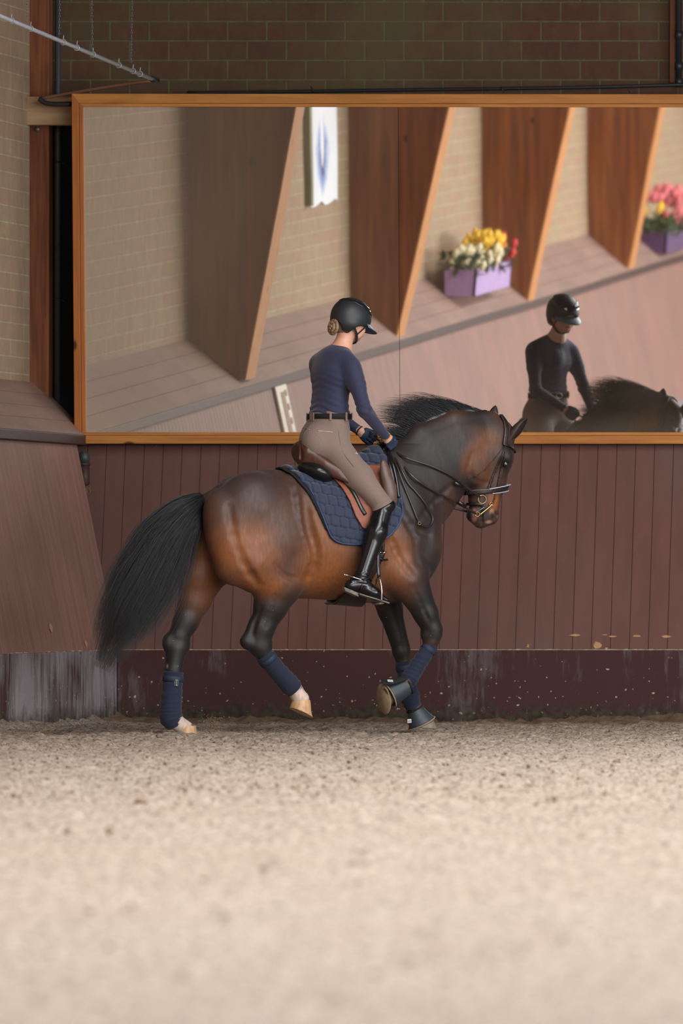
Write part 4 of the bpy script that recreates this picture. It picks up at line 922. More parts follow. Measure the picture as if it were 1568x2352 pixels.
shell('lining', body, PJ([(638, 1078, 0), (668, 1100, -.08), (704, 1134, -.19), (731, 1180, -.265), (746, 1215, -.28), (770, 1243, -.29), (790, 1240, -.3), (850, 1100, -.2), (850, 1000, 0), (640, 1000, 0)]), .009, .005, .007, M_blk, PAD, pl, wmax=1.83)
def on_body(u, w_, side, off):
    vs = np.linspace(.45, 0, 90); P = np.stack([np.full(90, u), side * vs, np.full(90, w_)], 1); d = field(body, P) - off; i = np.argmax(d < 0)
    if d[i] >= 0: return None
    if i == 0: return P[0]
    t = d[i - 1] / (d[i - 1] - d[i]); return P[i - 1] + t * (P[i] - P[i - 1])
for s in (-1, 1):
    pts = [on_body(p[0], p[1], s, .016) for p in P2[1:15]]; pts = bez([p for p in pts if p is not None], 60); m = MB(); m.sweep(pts, .0065, 8); m.build('binding', M_bind, PAD, off=pl)
# ---- saddle
M_kb = simple('grey_brown_leather', srgb(88, 66, 56), .4, .15, 30, .1)
SD = thing('saddle', J(780, 1070, 0), 'brown leather dressage saddle with glossy black rear panels under the rider', 'saddle'); sl = J(780, 1070, 0)
seat_st = [(688, 1016, 1062, .085), (700, 1018, 1072, .125), (722, 1040, 1085, .155), (750, 1062, 1092, .155), (785, 1070, 1096, .125), (820, 1064, 1096, .105), (845, 1050, 1092, .09), (866, 1044, 1078, .06)]
seat = [loft([U(a) for a, *_ in seat_st], [Z(b, a) for a, b, *_ in seat_st], [Z(c, a) for a, _, c, _ in seat_st], [d for *_, d in seat_st]),
        hc((706, 1056, -.08), (800, 1105, -.235), 15, 6, .5, .06), hc((706, 1056, .08), (800, 1105, .235), 17, 8, .6, .06), he((690, 1036, 0), (12, 22), .125, k=.03), he((674, 1046, 0), (13, 24), .10, k=.02, op='s')]
sdf_obj('seat', seat, .007, M_leath, SD, sl, it=2)
m = MB(); cr = [J(690 - 2 * abs(t), 1015 + 42 * abs(t) ** 2.2, t * .12) for t in np.linspace(-1, 1, 17)]; m.sweep(cr, .007, 8); m.build('cantle_rim', M_leath, SD, off=sl)
for s in (-1, 1):
    sdf_obj('panel', [he((732, 1087, s * .135), (34, 19), .085, pitch=-26, yaw=-s * 8), he((705, 1076, s * .10), (22, 13), .06, pitch=-20, k=.03)], .006, M_glos, SD, sl, it=1)
flap = [(772, 1096, -.22), (790, 1118, -.26), (806, 1150, -.29), (816, 1185, -.3), (832, 1212, -.31), (850, 1222, -.31), (872, 1216, -.31), (896, 1188, -.3), (912, 1150, -.28), (914, 1115, -.26), (900, 1085, -.24), (882, 1068, -.2), (850, 1066, -.16), (800, 1070, -.16)]
for s in (-1, 1): shell('flap', body, PJ(flap), .034, .006, .0055, M_flap, SD, sl, side=s, wmax=1.76)
for s in (-1, 1):
    sdf_obj('knee_block', [he((889, 1104, s * .246), (15, 50), .026, pitch=14, yaw=-s * 10), he((897, 1135, s * .264), (15, 34), .020, pitch=6, k=.03)], .005, M_kb, SD, sl)
    m = MB(); P = [on_body(*J(x, y, -.28)[[0, 2]], s, .046) for x, y in ((800, 1098), (816, 1130), (828, 1165), (836, 1182))]; P = [p for p in P if p is not None]; m.sweep(bez(P, 12), .012, 8, flat=.3, up=(0, 1, 0)); m.build('leather_keeper', M_glos, SD, off=sl)
# girth with two billets and buckles
GI = thing('girth', J(800, 1380, 0), 'dark leather girth running under the horse belly with two buckled billets', 'girth'); gl = J(800, 1380, 0)
shell('girth_band', body, PJ([(866, 1272, -.3), (892, 1268, -.3), (846, 1345, -.2), (836, 1420, 0), (764, 1420, 0), (776, 1372, -.1), (842, 1330, -.25)]), .012, .008, .007, M_brid, GI, gl)
for s in (-1, 1):
    for dx in (0, 10):
        P = [on_body(*J(x + dx, y, -.3)[[0, 2]], s, .020) for x, y in ((872, 1232), (873, 1250), (873, 1268))]; P = [p for p in P if p is not None]
        if len(P) < 2: continue
        m = MB(); m.sweep(bez(P, 8), .009, 8, flat=.3, up=(0, 1, 0)); m.build('billet', M_glos, GI, off=gl)
        c = on_body(*J(874 + dx, 1270, -.3)[[0, 2]], s, .03); m = MB(); m.sweep([c + [-.012, 0, -.004], c + [.014, 0, .008]], .0045, 8); m.build('buckle', M_steel, GI, off=gl)
        c = on_body(*J(876 + dx, 1284, -.3)[[0, 2]], s, .02); m = MB(); m.torus(c, .022, .006, (.25, 0, 1), 16, 6, up=(1, 0, 0)); m.build('keeper_loop', M_glos, GI, off=gl)
# ============================================================ THE RIDER
PE = J(760, 1050, 0); RID = thing('person', PE, 'rider in a dark helmet, navy top, taupe breeches and tall black boots on the horse', 'person')
yT, yP = 17, 9
HC = J(806, 734, 0); HR = rot(math.radians(17), math.radians(-12))
def hd(f, s, u): return HC + HR @ np.array([f, s, u])
def hell(f, s, u, r, k=.02, op='u', pitch=0, yaw=0): return ell(hd(f, s, u), r, math.radians(-12 + pitch), math.radians(17 + yaw), k, op)
sh_n, el_n, wr_n = J(806, 838, -.150), J(837, 942, -.235), J(886, 1003, -.105)
sh_f, el_f, wr_f = J(730, 834, .150), J(752, 940, .245), J(826, 990, .115)
hip_n, kn_n, an_n = J(766, 1030, -.095), J(880, 1163, -.310), J(829, 1328, -.365); hip_f, kn_f, an_f = [mir(p) for p in (hip_n, kn_n, an_n)]
head = [hell(-.005, 0, .005, (.096, .075, .098)), hell(.030, 0, -.055, (.062, .056, .070)), hell(.052, 0, -.108, (.030, .026, .022), .03), hell(.030, -.045, -.085, (.034, .016, .026), .03), hell(.030, .045, -.085, (.034, .016, .026), .03),
        cone(hd(.088, 0, -.022), hd(.104, 0, -.056), .007, .011, 1, .018), hell(.096, .010, -.058, (.010, .008, .007), .01), hell(.096, -.010, -.058, (.010, .008, .007), .01),
        hell(.080, 0, -.083, (.012, .024, .006), .01), hell(.078, 0, -.094, (.011, .020, .006), .01), hell(.078, .030, -.014, (.016, .018, .012), .012, 's'), hell(.078, -.030, -.014, (.016, .018, .012), .012, 's'),
        hell(.079, .046, -.052, (.02, .02, .02), .03), hell(.079 - .02, -.046, -.052, (.02, .02, .02), .03), hell(.076, 0, .004, (.012, .045, .009), .02),
        hell(-.008, -.077, -.040, (.020, .008, .030), .008, yaw=-18), hell(-.008, .077, -.040, (.020, .008, .030), .008, yaw=18),
        cone(hd(-.022, 0, -.075), J(784, 806, 0), .049, .052, 1, .03)]
torso = [he((763, 862, 0), (40, 52), .152, yaw=yT, k=.05), he((757, 925, 0), (33, 46), .128, yaw=yT, k=.06), he((768, 822, 0), (26, 24), .155, yaw=yT, k=.05),
         he((782, 858, .045), (22, 24), .060, yaw=yT, k=.05), he((788, 866, -.070), (18, 22), .055, yaw=yT, k=.05), cone(J(770, 822, 0), J(784, 802, 0), .07, .054, 1, .04)]
def arm(sh, el, wr, g=0.): return [cone(sh, el, .047 + g, .037 + g, 1, .04), cone(el, wr, .038 + g, .023 + g, 1, .02), cone(sh + (el - sh) * .1, sh + (el - sh) * .45, .046 + g, .044 + g, 1, .03)]
arms = arm(sh_n, el_n, wr_n) + arm(sh_f, el_f, wr_f)
pel = [he((752, 990, 0), (44, 48), .158, yaw=yP, k=.05), he((757, 950, 0), (36, 24), .138, yaw=12, k=.05), he((728, 1016, -.075), (34, 38), .085, yaw=yP, k=.04), he((722, 1012, .075), (34, 38), .085, yaw=yP, k=.04)]
def leg(hip, kn, g=0.):
    mid = hip + (kn - hip) * .5; return [cone(hip, mid, .100 + g, .080 + g, 1, .05), cone(mid, kn, .080 + g, .055 + g, 1, .04)]
def lower(kn, an, s, g=0.):
    calf = J(864, 1222, -.345); calf = calf if s < 0 else mir(calf); return [cone(kn, calf, .052 + g, .057 + g, 1, .03), cone(calf, an, .057 + g, .038 + g, 1, .03)]
skin = head + torso + arms + pel + leg(hip_n, kn_n) + leg(hip_f, kn_f) + lower(kn_n, an_n, -1) + lower(kn_f, an_f, 1)
def hand(wr, el, target, s):
    "fist around the reins, thumb on top; s=-1 right hand (near), +1 left"
    d = target - wr; d /= np.linalg.norm(d); up = np.array([.25, 0, 1.]); up -= d * d.dot(up); up /= np.linalg.norm(up); m_ = np.cross(up, d) * 1.0
    if m_[1] * s > 0: m_ = -m_
    out = [cone(wr - d * .01, wr + d * .03, .024, .028, 1, .02), ell(wr + d * .052 + m_ * -.004, (.044, .020, .040), 0, 0, .02)]
    q = wr + d * .052; M = np.stack([d, m_, up], 1)
    def pl_(P):
        x = (P - q) @ M; r = np.array([.046, .019, .040]); a = np.linalg.norm(x / r, axis=-1); b = np.linalg.norm(x / r ** 2, axis=-1) + 1e-9; return a * (a - 1) / b
    out[1] = ('u', pl_, .02, q - .05, q + .05); f_out = []
    for i in range(4):
        ln = (1.0, 1.1, 1.04, .86)[i]; b = wr + d * (.086 - .004 * abs(i - 1)) + up * (.030 - .0205 * i) - m_ * .004; k1 = b + (d * .55 + m_ * .75) * .034 * ln; k2 = k1 + (-d * .75 + m_ * .55) * .026 * ln; k3 = k2 + (-d * .85 - m_ * .45) * .019 * ln
        r = .0105 - .0008 * (i == 3); f_out += [cone(b - d * .02, b, r, r, 1, .010), cone(b, k1, r, r * .95, 1, .004), cone(k1, k2, r * .95, r * .9, 1, .003), cone(k2, k3, r * .9, r * .82, 1, .003)]
    t0 = wr + d * .028 + up * .030 + m_ * .010; t1 = t0 + d * .034 + up * .012 + m_ * .006; t2 = t1 + d * .026 - up * .004 + m_ * .012
    f_out += [cone(t0, t1, .0135, .0115, 1, .012), cone(t1, t2, .0112, .0095, 1, .003)]
    return out + f_out, wr + d * .075 + m_ * .022
gl_n, grip_n = hand(wr_n, el_n, J(908, 1030, -.075), -1); gl_f, grip_f = hand(wr_f, el_f, J(850, 1008, .095), 1)
M_skin = simple('skin', srgb(206, 154, 128), .5, .06, 30, .1, .0005); M_skin.node_tree.nodes['Principled BSDF'].inputs['Subsurface Weight'].default_value = .08
M_shirt = simple('navy_jersey', srgb(34, 36, 66), .78, .1, 90, .15, .0008, sheen=.25); M_breech = simple('taupe_breeches', srgb(120, 101, 92), .8, .05, 120, .15, .0005, sheen=.2)
M_boot = simple('polished_black_boot', srgb(15, 15, 17), .23, .1, 20, .06, .002); M_glove = simple('navy_glove', srgb(28, 42, 66), .7, .15, 150, .3, .0006)
sdf_obj('body', skin + gl_n[:2] + gl_f[:2], .0065, M_skin, RID, PE, it=1)
sdf_obj('face', [], 0, None, None, PE) if False else None
def half(p, n, k=.006):
    "removes everything on the side n points to"
    p = np.asarray(p, float); n = np.asarray(n, float); n = n / np.linalg.norm(n); return ('S', lambda P: -((P - p) @ n), k, p, p)
wr = []
def wrinkle(V):
    out = V.copy(); z = V[:, 2]; b = Z(948); a = np.exp(-((z - b - .02) / .05) ** 2) * .0035 + np.exp(-((z - Z(880)) / .06) ** 2) * .0015
    s = np.sin(z * 150 + V[:, 0] * 40 + np.sin(V[:, 1] * 30) * 2) * a; c = PE; r = V[:, :2] - c[:2]; r /= np.linalg.norm(r, axis=1)[:, None]; out[:, :2] += r * s[:, None]
    for el in (el_n, el_f):
        d = np.linalg.norm(V - el, axis=1); w_ = np.exp(-(d / .05) ** 2)[:, None]; q = (V - el) / (d[:, None] + 1e-6); out += q * w_ * .002 * np.sin(V[:, 2:3] * 260 + V[:, 0:1] * 120)
    return out
g = .007
sh_pr = [he((763, 862, 0), (42.5, 54), .160, yaw=yT, k=.05), he((757, 925, 0), (36, 48), .137, yaw=yT, k=.06), he((768, 822, 0), (29, 26.5), .162, yaw=yT, k=.05), he((782, 858, .045), (24, 26), .066, yaw=yT, k=.05), he((788, 866, -.070), (20, 24), .06, yaw=yT, k=.05),
         cone(J(770, 822, 0), J(784, 804, 0), .076, .061, 1, .04), cone(J(783, 806, 0), J(792, 781, 0), .057, .051, 1, .008), he((756, 950, 0), (40.5, 26), .150, yaw=13, k=.03), half(J(787, 785, 0), (.45, 0, 1), .003)]
arms_g = []
for a_, w_ in ((arm(sh_n, el_n, wr_n, .006), wr_n), (arm(sh_f, el_f, wr_f, .006), wr_f)): arms_g += a_
sp = sh_pr[:8] + arms_g + sh_pr[8:]
low = ('S', (lambda zc: (lambda P: np.where(np.linalg.norm(P[..., :2] - J(757, 950, 0)[:2], axis=-1) < .21, P[..., 2] - zc, 1.)))(Z(953)), .004, PE, PE)
V, F = sdf_mesh(sp + [low], .0065, it=1); V = wrinkle(V)
shirt = link('top', mesh_np('top', V - PE, F), M_shirt, RID)
e1_ = np.array([math.cos(math.radians(19)), math.sin(math.radians(19)), 0]); zp = []
for y_ in (803, 815, 830, 848):
    ts = np.linspace(.35, 0, 120); Q = J(780, y_, 0) + ts[:, None] * e1_; fz = field(sh_pr[:8], Q); k_ = np.argmax(fz < .001); zp.append(Q[k_])
m = MB(); m.sweep(bez(zp, 12), .0028, 6); m.build('zip', M_blk, RID, off=PE)
# breeches
br = [he((752, 990, 0), (46.5, 50), .166, yaw=yP, k=.05), he((757, 950, 0), (38.5, 26), .147, yaw=12, k=.05), he((728, 1016, -.075), (36, 40), .09, yaw=yP, k=.04), he((722, 1012, .075), (36, 40), .09, yaw=yP, k=.04)] + leg(hip_n, kn_n, .005) + leg(hip_f, kn_f, .005) + \
     [cone(kn_n, J(873, 1185, -.325), .058, .052, 1, .02), cone(kn_f, mir(J(873, 1185, -.325)), .058, .052, 1, .02), half(J(757, 943, 0), (0, 0, 1)), cone(J(722, 985, .0), J(720, 1040, 0), .010, .012, 1, .02, 's')]
sdf_obj('breeches', br, .0065, M_breech, RID, PE, it=1)
def ring(z_px, a, b, yaw, cx, n=48):
    c = J(cx, z_px, 0); y = math.radians(yaw); e1 = np.array([math.cos(y), math.sin(y), 0]); e2 = np.array([-math.sin(y), math.cos(y), 0]); return [c + e1 * a * math.cos(t) + e2 * b * math.sin(t) for t in np.linspace(0, 2 * math.pi, n + 1)], c, e1, e2
P, c, e1, e2 = ring(957, .113, .152, 12, 756); m = MB(); n_ = len(P); V = []
for i, p in enumerate(P[:-1]):
    o = (p - c); o /= np.linalg.norm(o); V += [p + o * .006 + [0, 0, .017], p + o * .010 + [0, 0, .015], p + o * .010 - [0, 0, .015], p + o * .006 - [0, 0, .017]]
k = n_ - 1; m.add(V, [(i * 4 + j, i * 4 + (j + 1) % 4, ((i + 1) % k) * 4 + (j + 1) % 4, ((i + 1) % k) * 4 + j) for i in range(k) for j in range(4)]); belt = m.build('belt', M_blk, RID, off=PE)
m = MB(); bc = c + e1 * .125; m.torus(bc, .018, .003, e1, 16, 6, up=(0, 0, 1), sx=1.5); m.build('belt_buckle', M_steel, belt)
bpy.data.objects['belt_buckle'].parent = belt; 
for o_ in (bpy.data.objects['belt_buckle'],): o_.data.transform(Matrix.Translation(Vector(-PE)))
for deg, wd in ((178, .024), (232, .007), (278, .007), (130, .007), (40, .006), (320, .006)):
    t = math.radians(deg); p = c + e1 * .124 * math.cos(t) + e2 * .163 * math.sin(t); o = p - c; o /= np.linalg.norm(o); q = np.cross([0, 0, 1.], o); m = MB()
    m.add([p + o * dd + q * s * wd + np.array([0, 0, zz]) for dd in (-.003, .003) for s, zz in ((-1, -.027), (1, -.027), (1, .024), (-1, .024))], [(3, 2, 1, 0), (4, 5, 6, 7), (0, 1, 5, 4), (1, 2, 6, 5), (2, 3, 7, 6), (3, 0, 4, 7)]); m.build('belt_loop', M_breech, RID, off=PE, smooth=False, bevel=.002)
brs = br[:-2]
M_seam = simple('seam', srgb(106, 88, 80), .8)
for pts in (((736, 968), (760, 972), (785, 976), (800, 980)), ((716, 1005), (728, 1001), (740, 1018), (752, 1050), (778, 1082), (812, 1125), (845, 1160), (852, 1170)), ((776, 985), (786, 1035), (812, 1072), (845, 1122), (866, 1158))):
    m = MB(); m.sweep(bez([marchp(x, y, brs, .0005) for x, y in pts], 30), .0011, 5); m.build('seam', M_seam, RID, off=PE)
m = MB(); m.sweep(bez([marchp(x, y, brs, .002) for x, y in ((729, 990), (746, 991), (764, 993))], 8), .004, 6); m.build('pocket_trim', simple('pocket_edge', srgb(160, 148, 138), .7), RID, off=PE)
m = MB(); m.sweep(bez([marchp(x, y, brs, .002) for x, y in ((697, 982), (704, 984), (710, 987))], 8), .003, 6); m.build('pocket_trim', bpy.data.materials['pocket_edge'], RID, off=PE)
bt = marchp(817, 1043, brs, .002); m = MB(); m.torus(bt, .0065, .0022, -ray(817, 1043), 14, 6); m.ball(bt, .0035, 8); m.build('round_badge', M_steel, RID, off=PE)
# gloves
sdf_obj('glove', gl_n, .0032, M_glove, RID, PE, it=1); sdf_obj('glove', gl_f, .0032, M_glove, RID, PE, it=1)
for w_, e_, name in ((wr_n, el_n, 'bracelet'), (wr_f, el_f, 'watch_strap')):
    d = (w_ - e_) / np.linalg.norm(w_ - e_); m = MB(); c = w_ - d * .004
    a = np.cross(d, [0, 1., 0]); a /= np.linalg.norm(a); b = np.cross(d, a)
    if name == 'bracelet':
        for t in np.linspace(0, 2 * math.pi, 26, endpoint=False): m.ball(c + .030 * (math.cos(t) * a + math.sin(t) * b), .0036, 6)
        m.build(name, simple('rose_gold', srgb(214, 160, 128), .25, .05, metal=1, bump=0), RID, off=PE)
    else: m.torus(c, .029, .005, d, 20, 6); m.build(name, M_blk, RID, off=PE)
gb = marchp(906, 1011, gl_n, .001); m = MB(); m.ball(gb, .004, 8); m.build('glove_button', M_brass, RID, off=PE)
# boots, soles, spurs
for s in (-1, 1):
    f = (lambda p: p) if s < 0 else mir
    heel, ball_, toe = f(J(806, 1345, -.365)), f(J(858, 1362, -.38)), f(J(886, 1379, -.388)); kn, an = (kn_n, an_n) if s < 0 else (kn_f, an_f)
    bp = lower(kn, an, s, .006) + [cone(an, heel, .040, .033, .85, .03), cone(heel, ball_, .030, .030, 1.1, .03), cone(f(J(836, 1342, -.37)), ball_, .036, .029, .95, .04), cone(ball_, toe, .029, .019, 1.2, .03),
         he((884, 1160, s * .318), (24, 15), .058, k=.03)]
    top = f(J(868, 1166, -.31)); bp.append(half(top, f(np.array(J(852, 1140, -.31) - J(872, 1180, -.31)))))
    bp.append(half(f(J(840, 1375, -.37)), np.array([-.40, 0, -1.]) if True else 0))
    V, F = sdf_mesh([p for p in bp], .0055, it=1)
    d = V - an; w_ = np.exp(-((V[:, 2] - an[2]) / .028) ** 2)[:, None]; q = (V - an) * [1, 1, 0]; q /= np.linalg.norm(q, axis=1)[:, None] + 1e-6; V = V + q * w_ * .0045 * np.sin(V[:, 2:3] * 300 + V[:, 0:1] * 60 + V[:, 1:2] * 40)
    bo = link('boot', mesh_np('boot', V - PE, F), M_boot, RID)
    m = MB(); A = f(J(790, 1358, -.365)); B = f(J(820, 1371, -.37)); C_ = f(J(858, 1379, -.38)); D_ = f(J(893, 1387, -.39)); up = np.array([-.35, 0, .95])
    def sole(P, hw, th):
        V = []; 
        for p, h_ in zip(P, hw): V += [p + np.array([0, -h_, 0]), p + np.array([0, h_, 0]), p + np.array([0, h_, 0]) + up * th, p + np.array([0, -h_, 0]) + up * th]
        n = len(P); m.add(V, [(i * 4 + j, i * 4 + (j + 1) % 4, (i + 1) * 4 + (j + 1) % 4, (i + 1) * 4 + j) for i in range(n - 1) for j in range(4)] + [(3, 2, 1, 0), tuple(range(4 * n - 4, 4 * n))])
    sole([A, (A + B) / 2, B], [.022, .033, .031], .028); sole([B + up * .020, (B + C_) / 2 + up * .012, C_ + up * .006, (C_ + D_) / 2 + up * .002, D_], [.028, .032, .038, .036, .016], .010)
    so = m.build('sole', simple('worn_sole', srgb(120, 112, 100), .8, .3, 60), bo, off=PE, smooth=False, bevel=.003)
    y_ = s * .362; a0 = f(J(834, 1333, -.405)); a1 = f(J(812, 1326, -.405)); a2 = f(J(800, 1322, -.37)); a3 = f(J(812, 1326, -.325)); a4 = f(J(836, 1333, -.325))
    m = MB(); m.sweep(bez([a0, a1, a2, a3, a4], 24), .0042, 8); m.sweep([a2, f(J(792, 1320, -.368))], .005, 8); m.ball(f(J(791, 1320, -.368)), .0075, 10); m.build('spur', M_steel, bo, off=PE)
    m = MB(); m.sweep(bez([f(J(x, y, v)) for x, y, v in ((834, 1334, -.41), (845, 1328, -.412), (852, 1333, -.40), (852, 1334, -.35), (842, 1332, -.325))], 20), .006, 8, flat=.5); m.sweep(bez([f(J(x, y, v)) for x, y, v in ((834, 1334, -.41), (829, 1350, -.418), (824, 1366, -.405))], 8), .006, 8, flat=.4); m.build('spur_strap', M_glos, bo, off=PE)
    m = MB(); c = marchp(892, 1155, bp, .0) if s < 0 else mir(marchp(892, 1155, sdn, .0)); m.ball(c, .005, 8); m.build('boot_stud', M_brass, bo, off=PE)
    if s < 0: sdn = bp
# stirrups
for s in (-1, 1):
    f = (lambda p: p) if s < 0 else mir; q = lambda x, y, v: f(J(x, y, v)); base = q(866, 1390, -.385)
    r = thing('stirrup', base, ('steel stirrup on a black leather on the near side under the boot' if s < 0 else 'steel stirrup hanging on the far side of the horse, under the hidden boot'), 'stirrup', 'stirrups of the saddle')
    m = MB(); m.sweep(bez([q(x, y, v) for x, y, v in ((874, 1216, -.335), (870, 1260, -.36), (869, 1300, -.39), (870, 1326, -.395))], 14), .011, 8, flat=.28, up=(0, 1, 0)); m.build('stirrup_leather', M_glos, r, off=base)
    m = MB(); m.sweep(bez([q(x, y, v) for x, y, v in ((876, 1382, -.445), (876, 1352, -.445), (872, 1330, -.42), (869, 1326, -.40), (865, 1332, -.38), (862, 1352, -.335), (862, 1378, -.335))], 36), .0055, 8); m.build('iron', M_steel, r, off=base)
    m = MB(); m.sweep([q(876, 1386, -.447), q(864, 1388, -.39), q(858, 1384, -.335)], .019, 10, flat=.28, up=(0, 0, 1)); m.build('tread', simple('stirrup_tread', srgb(120, 112, 104), .5, metal=.6), r, off=base)
# helmet
def helmet_shell(a): return hell(-.004, 0, .012, (.134 + a, .112 + a, .124 + a), .01)
lowcut = [half(hd(.10, 0, -.024), HR @ np.array([.05, 0, -1.]), .006)]
rear = hell(-.030, 0, -.040, (.090, .098, .062), .03)
hs = [helmet_shell(0), rear, hell(-.135, 0, -.085, (.058, .062, .052), .006, 's'),  hell(.045, 0, -.085, (.09, .2, .055), .012, 's'), half(hd(-.09, 0, -.085), HR @ np.array([-.35, 0, -1.]), .006), hell(.06, 0, -.06, (.10, .074, .09), .01, 's')]
M_helm = simple('matt_black_helmet', srgb(34, 37, 41), .5, .15, 90, .1, .0005); M_hgl = simple('gloss_black', srgb(24, 26, 32), .08, .1, 30, 0, coat=.5)
M_peak = simple('slate_peak', srgb(92, 110, 128), .4, .05)
he_ = sdf_obj('helmet', hs, .0045, M_helm, RID, PE, it=1)
def band(P, lo_, hi_, x0, x1):
    q = (P - HC) @ HR; zc = q[..., 2] - (.052 + .0 * q[..., 0]) - .16 * (q[..., 0] + .05) * -1.0 * 1.0
    return q
def band_prim():
    def f(P):
        q = (P - HC) @ HR; z0 = .090 - .27 * q[..., 0]; d = np.abs(q[..., 2] - z0) - (.010 + .009 * np.clip((q[..., 0] + .06) / .12, 0, 1)); d = np.maximum(d, -.10 - q[..., 0])
        a = np.linalg.norm(q * 1.0 / 1, axis=-1); return d
    return ('i', f, .004, HC - .2, HC + .2)
sdf_obj('gloss_band', [helmet_shell(.0045), band_prim()], .0032, M_hgl, he_, PE, it=1)
m = MB(); G = []
for t in np.linspace(-1, 1, 21):
    a = t * 1.12; row = []
    for j in np.linspace(0, 1, 6): fx = (.118 + j * .085 * math.cos(t * 1.35) ** .8) * math.cos(a * .98); fy = (.104 + .012 * j) * math.sin(a); row.append(hd(fx, fy, -.012 - .020 * j - .016 * j * math.cos(a) + .004 * math.cos(a)))
    G.append(row)
G = np.array(G); m.grid(G); o = m.build('peak', M_peak, he_, off=PE); so_ = o.modifiers.new('s', 'SOLIDIFY'); so_.thickness = .004
m = MB()
for s in (-1, 1):
    m.sweep(bez([hd(-.035, s * .086, -.060), hd(-.010, s * .080, -.080), hd(.012, s * .068, -.106), hd(.030, s * .045, -.136), hd(.040, 0, -.146)], 20), .0085, 8, flat=.35, up=(0, s, .3))
    m.sweep(bez([hd(.062, s * .083, -.030), hd(.035, s * .078, -.062), hd(.010, s * .072, -.096), hd(.014, s * .066, -.108)], 16), .004, 8)
m.build('chin_strap', M_blk, he_, off=PE)
m = MB(); m.ball(hd(-.012, -.083, -.072), .004, 8); m.build('earring', M_brass, RID, off=PE)
# hair: covers the nape, twisted bun
M_blond = simple('dark_blond_hair', srgb(132, 106, 82), .5, .35, 60, .4, .002, stretch=(1, 1, .15))
sdf_obj('hair', [hell(-.048, 0, -.050, (.056, .066, .055), .02), hell(-.02, 0, -.01, (.088, .080, .06), .02)], .005, M_blond, RID, PE)
m = MB(); bcn = hd(-.122, 0, -.078); fd = HR @ np.array([-1., 0, -.1]); a = np.cross(fd, [0, 0, 1.]); a /= np.linalg.norm(a); b = np.cross(a, fd)
for rr_, nn_, dz in ((.034, 10, -.002), (.021, 7, .010), (.008, 3, .018)):
    for i in range(nn_):
        t0 = 2 * math.pi * i / nn_; P = [bcn + fd * (dz + .006 * math.sin(u_ * 3.1)) + (rr_ * (1 + .10 * math.sin(u_ * 3.1))) * (math.cos(t0 + u_ * 1.5) * a + 1.1 * math.sin(t0 + u_ * 1.5) * b) for u_ in np.linspace(0, 1, 7)]
        m.sweep(P, [.005, .0095, .0115, .012, .0115, .0095, .005], 8)
m.build('hair_bun', M_blond, RID, off=PE)
m = MB()
for s in (-1, 1): m.ball(hd(.080, s * .030, -.018), .0115, 12)
m.build('eyes', simple('eye_white', srgb(190, 185, 180), .3), RID, off=PE)
m = MB()
for s in (-1, 1): m.sweep(bez([hd(.086, s * .018, -.004), hd(.090, s * .03, .001), hd(.078, s * .048, -.004)], 8), .0028, 6)
m.build('eyebrows', M_blond, RID, off=PE)
m = MB(); m.sweep(bez([hd(.088, -.022, -.088), hd(.096, 0, -.087), hd(.088, .022, -.088)], 8), .0042, 8); m.build('lips', simple('lips', srgb(170, 92, 84), .45), RID, off=PE)
# ============================================================ BRIDLE
hprims = body[15:] if False else [p for p in body if p[4][0] > J(1040, 1100)[0] and p[4][2] > Z(1260)]
BR = thing('bridle', J(1110, 1150, 0), 'dark leather double bridle with brass bits and white-piped noseband on the horse head', 'bridle'); bl = J(1110, 1150, 0)
def strap(name, pts, wpx, off=.004, th=.0035, mat=M_brid, h=.0035): return shell(name, hprims, stripp(pts, wpx), off, th, h, mat, BR, bl, vmax=.16, it=1)
q_ = -.085
strap('crownpiece', [(1147, 952, 0), (1156, 968, -.03), (1160, 985, -.06), (1161, 1005, q_), (1158, 1024, q_)], 13, .008, .005)
strap('browband', [(1156, 1021, q_), (1170, 1024, q_), (1182, 1034, -.05), (1192, 1044, 0)], 6, .007)
strap('cheekpiece', [(1159, 1022, q_), (1152, 1060, q_), (1146, 1100, q_), (1139, 1132, -.075), (1131, 1158, -.065)], 4.5, .008)
strap('cheekpiece', [(1157, 1022, q_), (1143, 1060, q_), (1128, 1100, q_), (1113, 1140, -.075)], 4, .007)
strap('noseband_strap', [(1158, 1022, q_), (1150, 1050, q_), (1140, 1080, q_), (1130, 1108, q_), (1127, 1120, q_)], 4, .004)
strap('throatlash', [(1155, 1024, q_), (1136, 1050, q_), (1112, 1078, q_), (1090, 1094, q_), (1058, 1100, 0)], 3.2, .004)
strap('noseband', [(1062, 1132, 0), (1090, 1130, -.06), (1120, 1128, -.07), (1145, 1124, -.06), (1170, 1119, 0)], 13, .006, .005)
strap('noseband_piping', [(1120, 1123.5, -.07), (1145, 1119, -.06), (1170, 1113, 0)], 3.2, .014, .004, simple('silver_piping', srgb(190, 198, 212), .25), .003)
strap('noseband_piping', [(1128, 1134, -.07), (1145, 1132, -.06), (1170, 1127, 0)], 2.8, .014, .004, bpy.data.materials['silver_piping'], .003)
strap('chin_strap', [(1066, 1158, 0), (1090, 1158, -.05), (1108, 1160, -.06)], 8, .005, .004, M_glos)
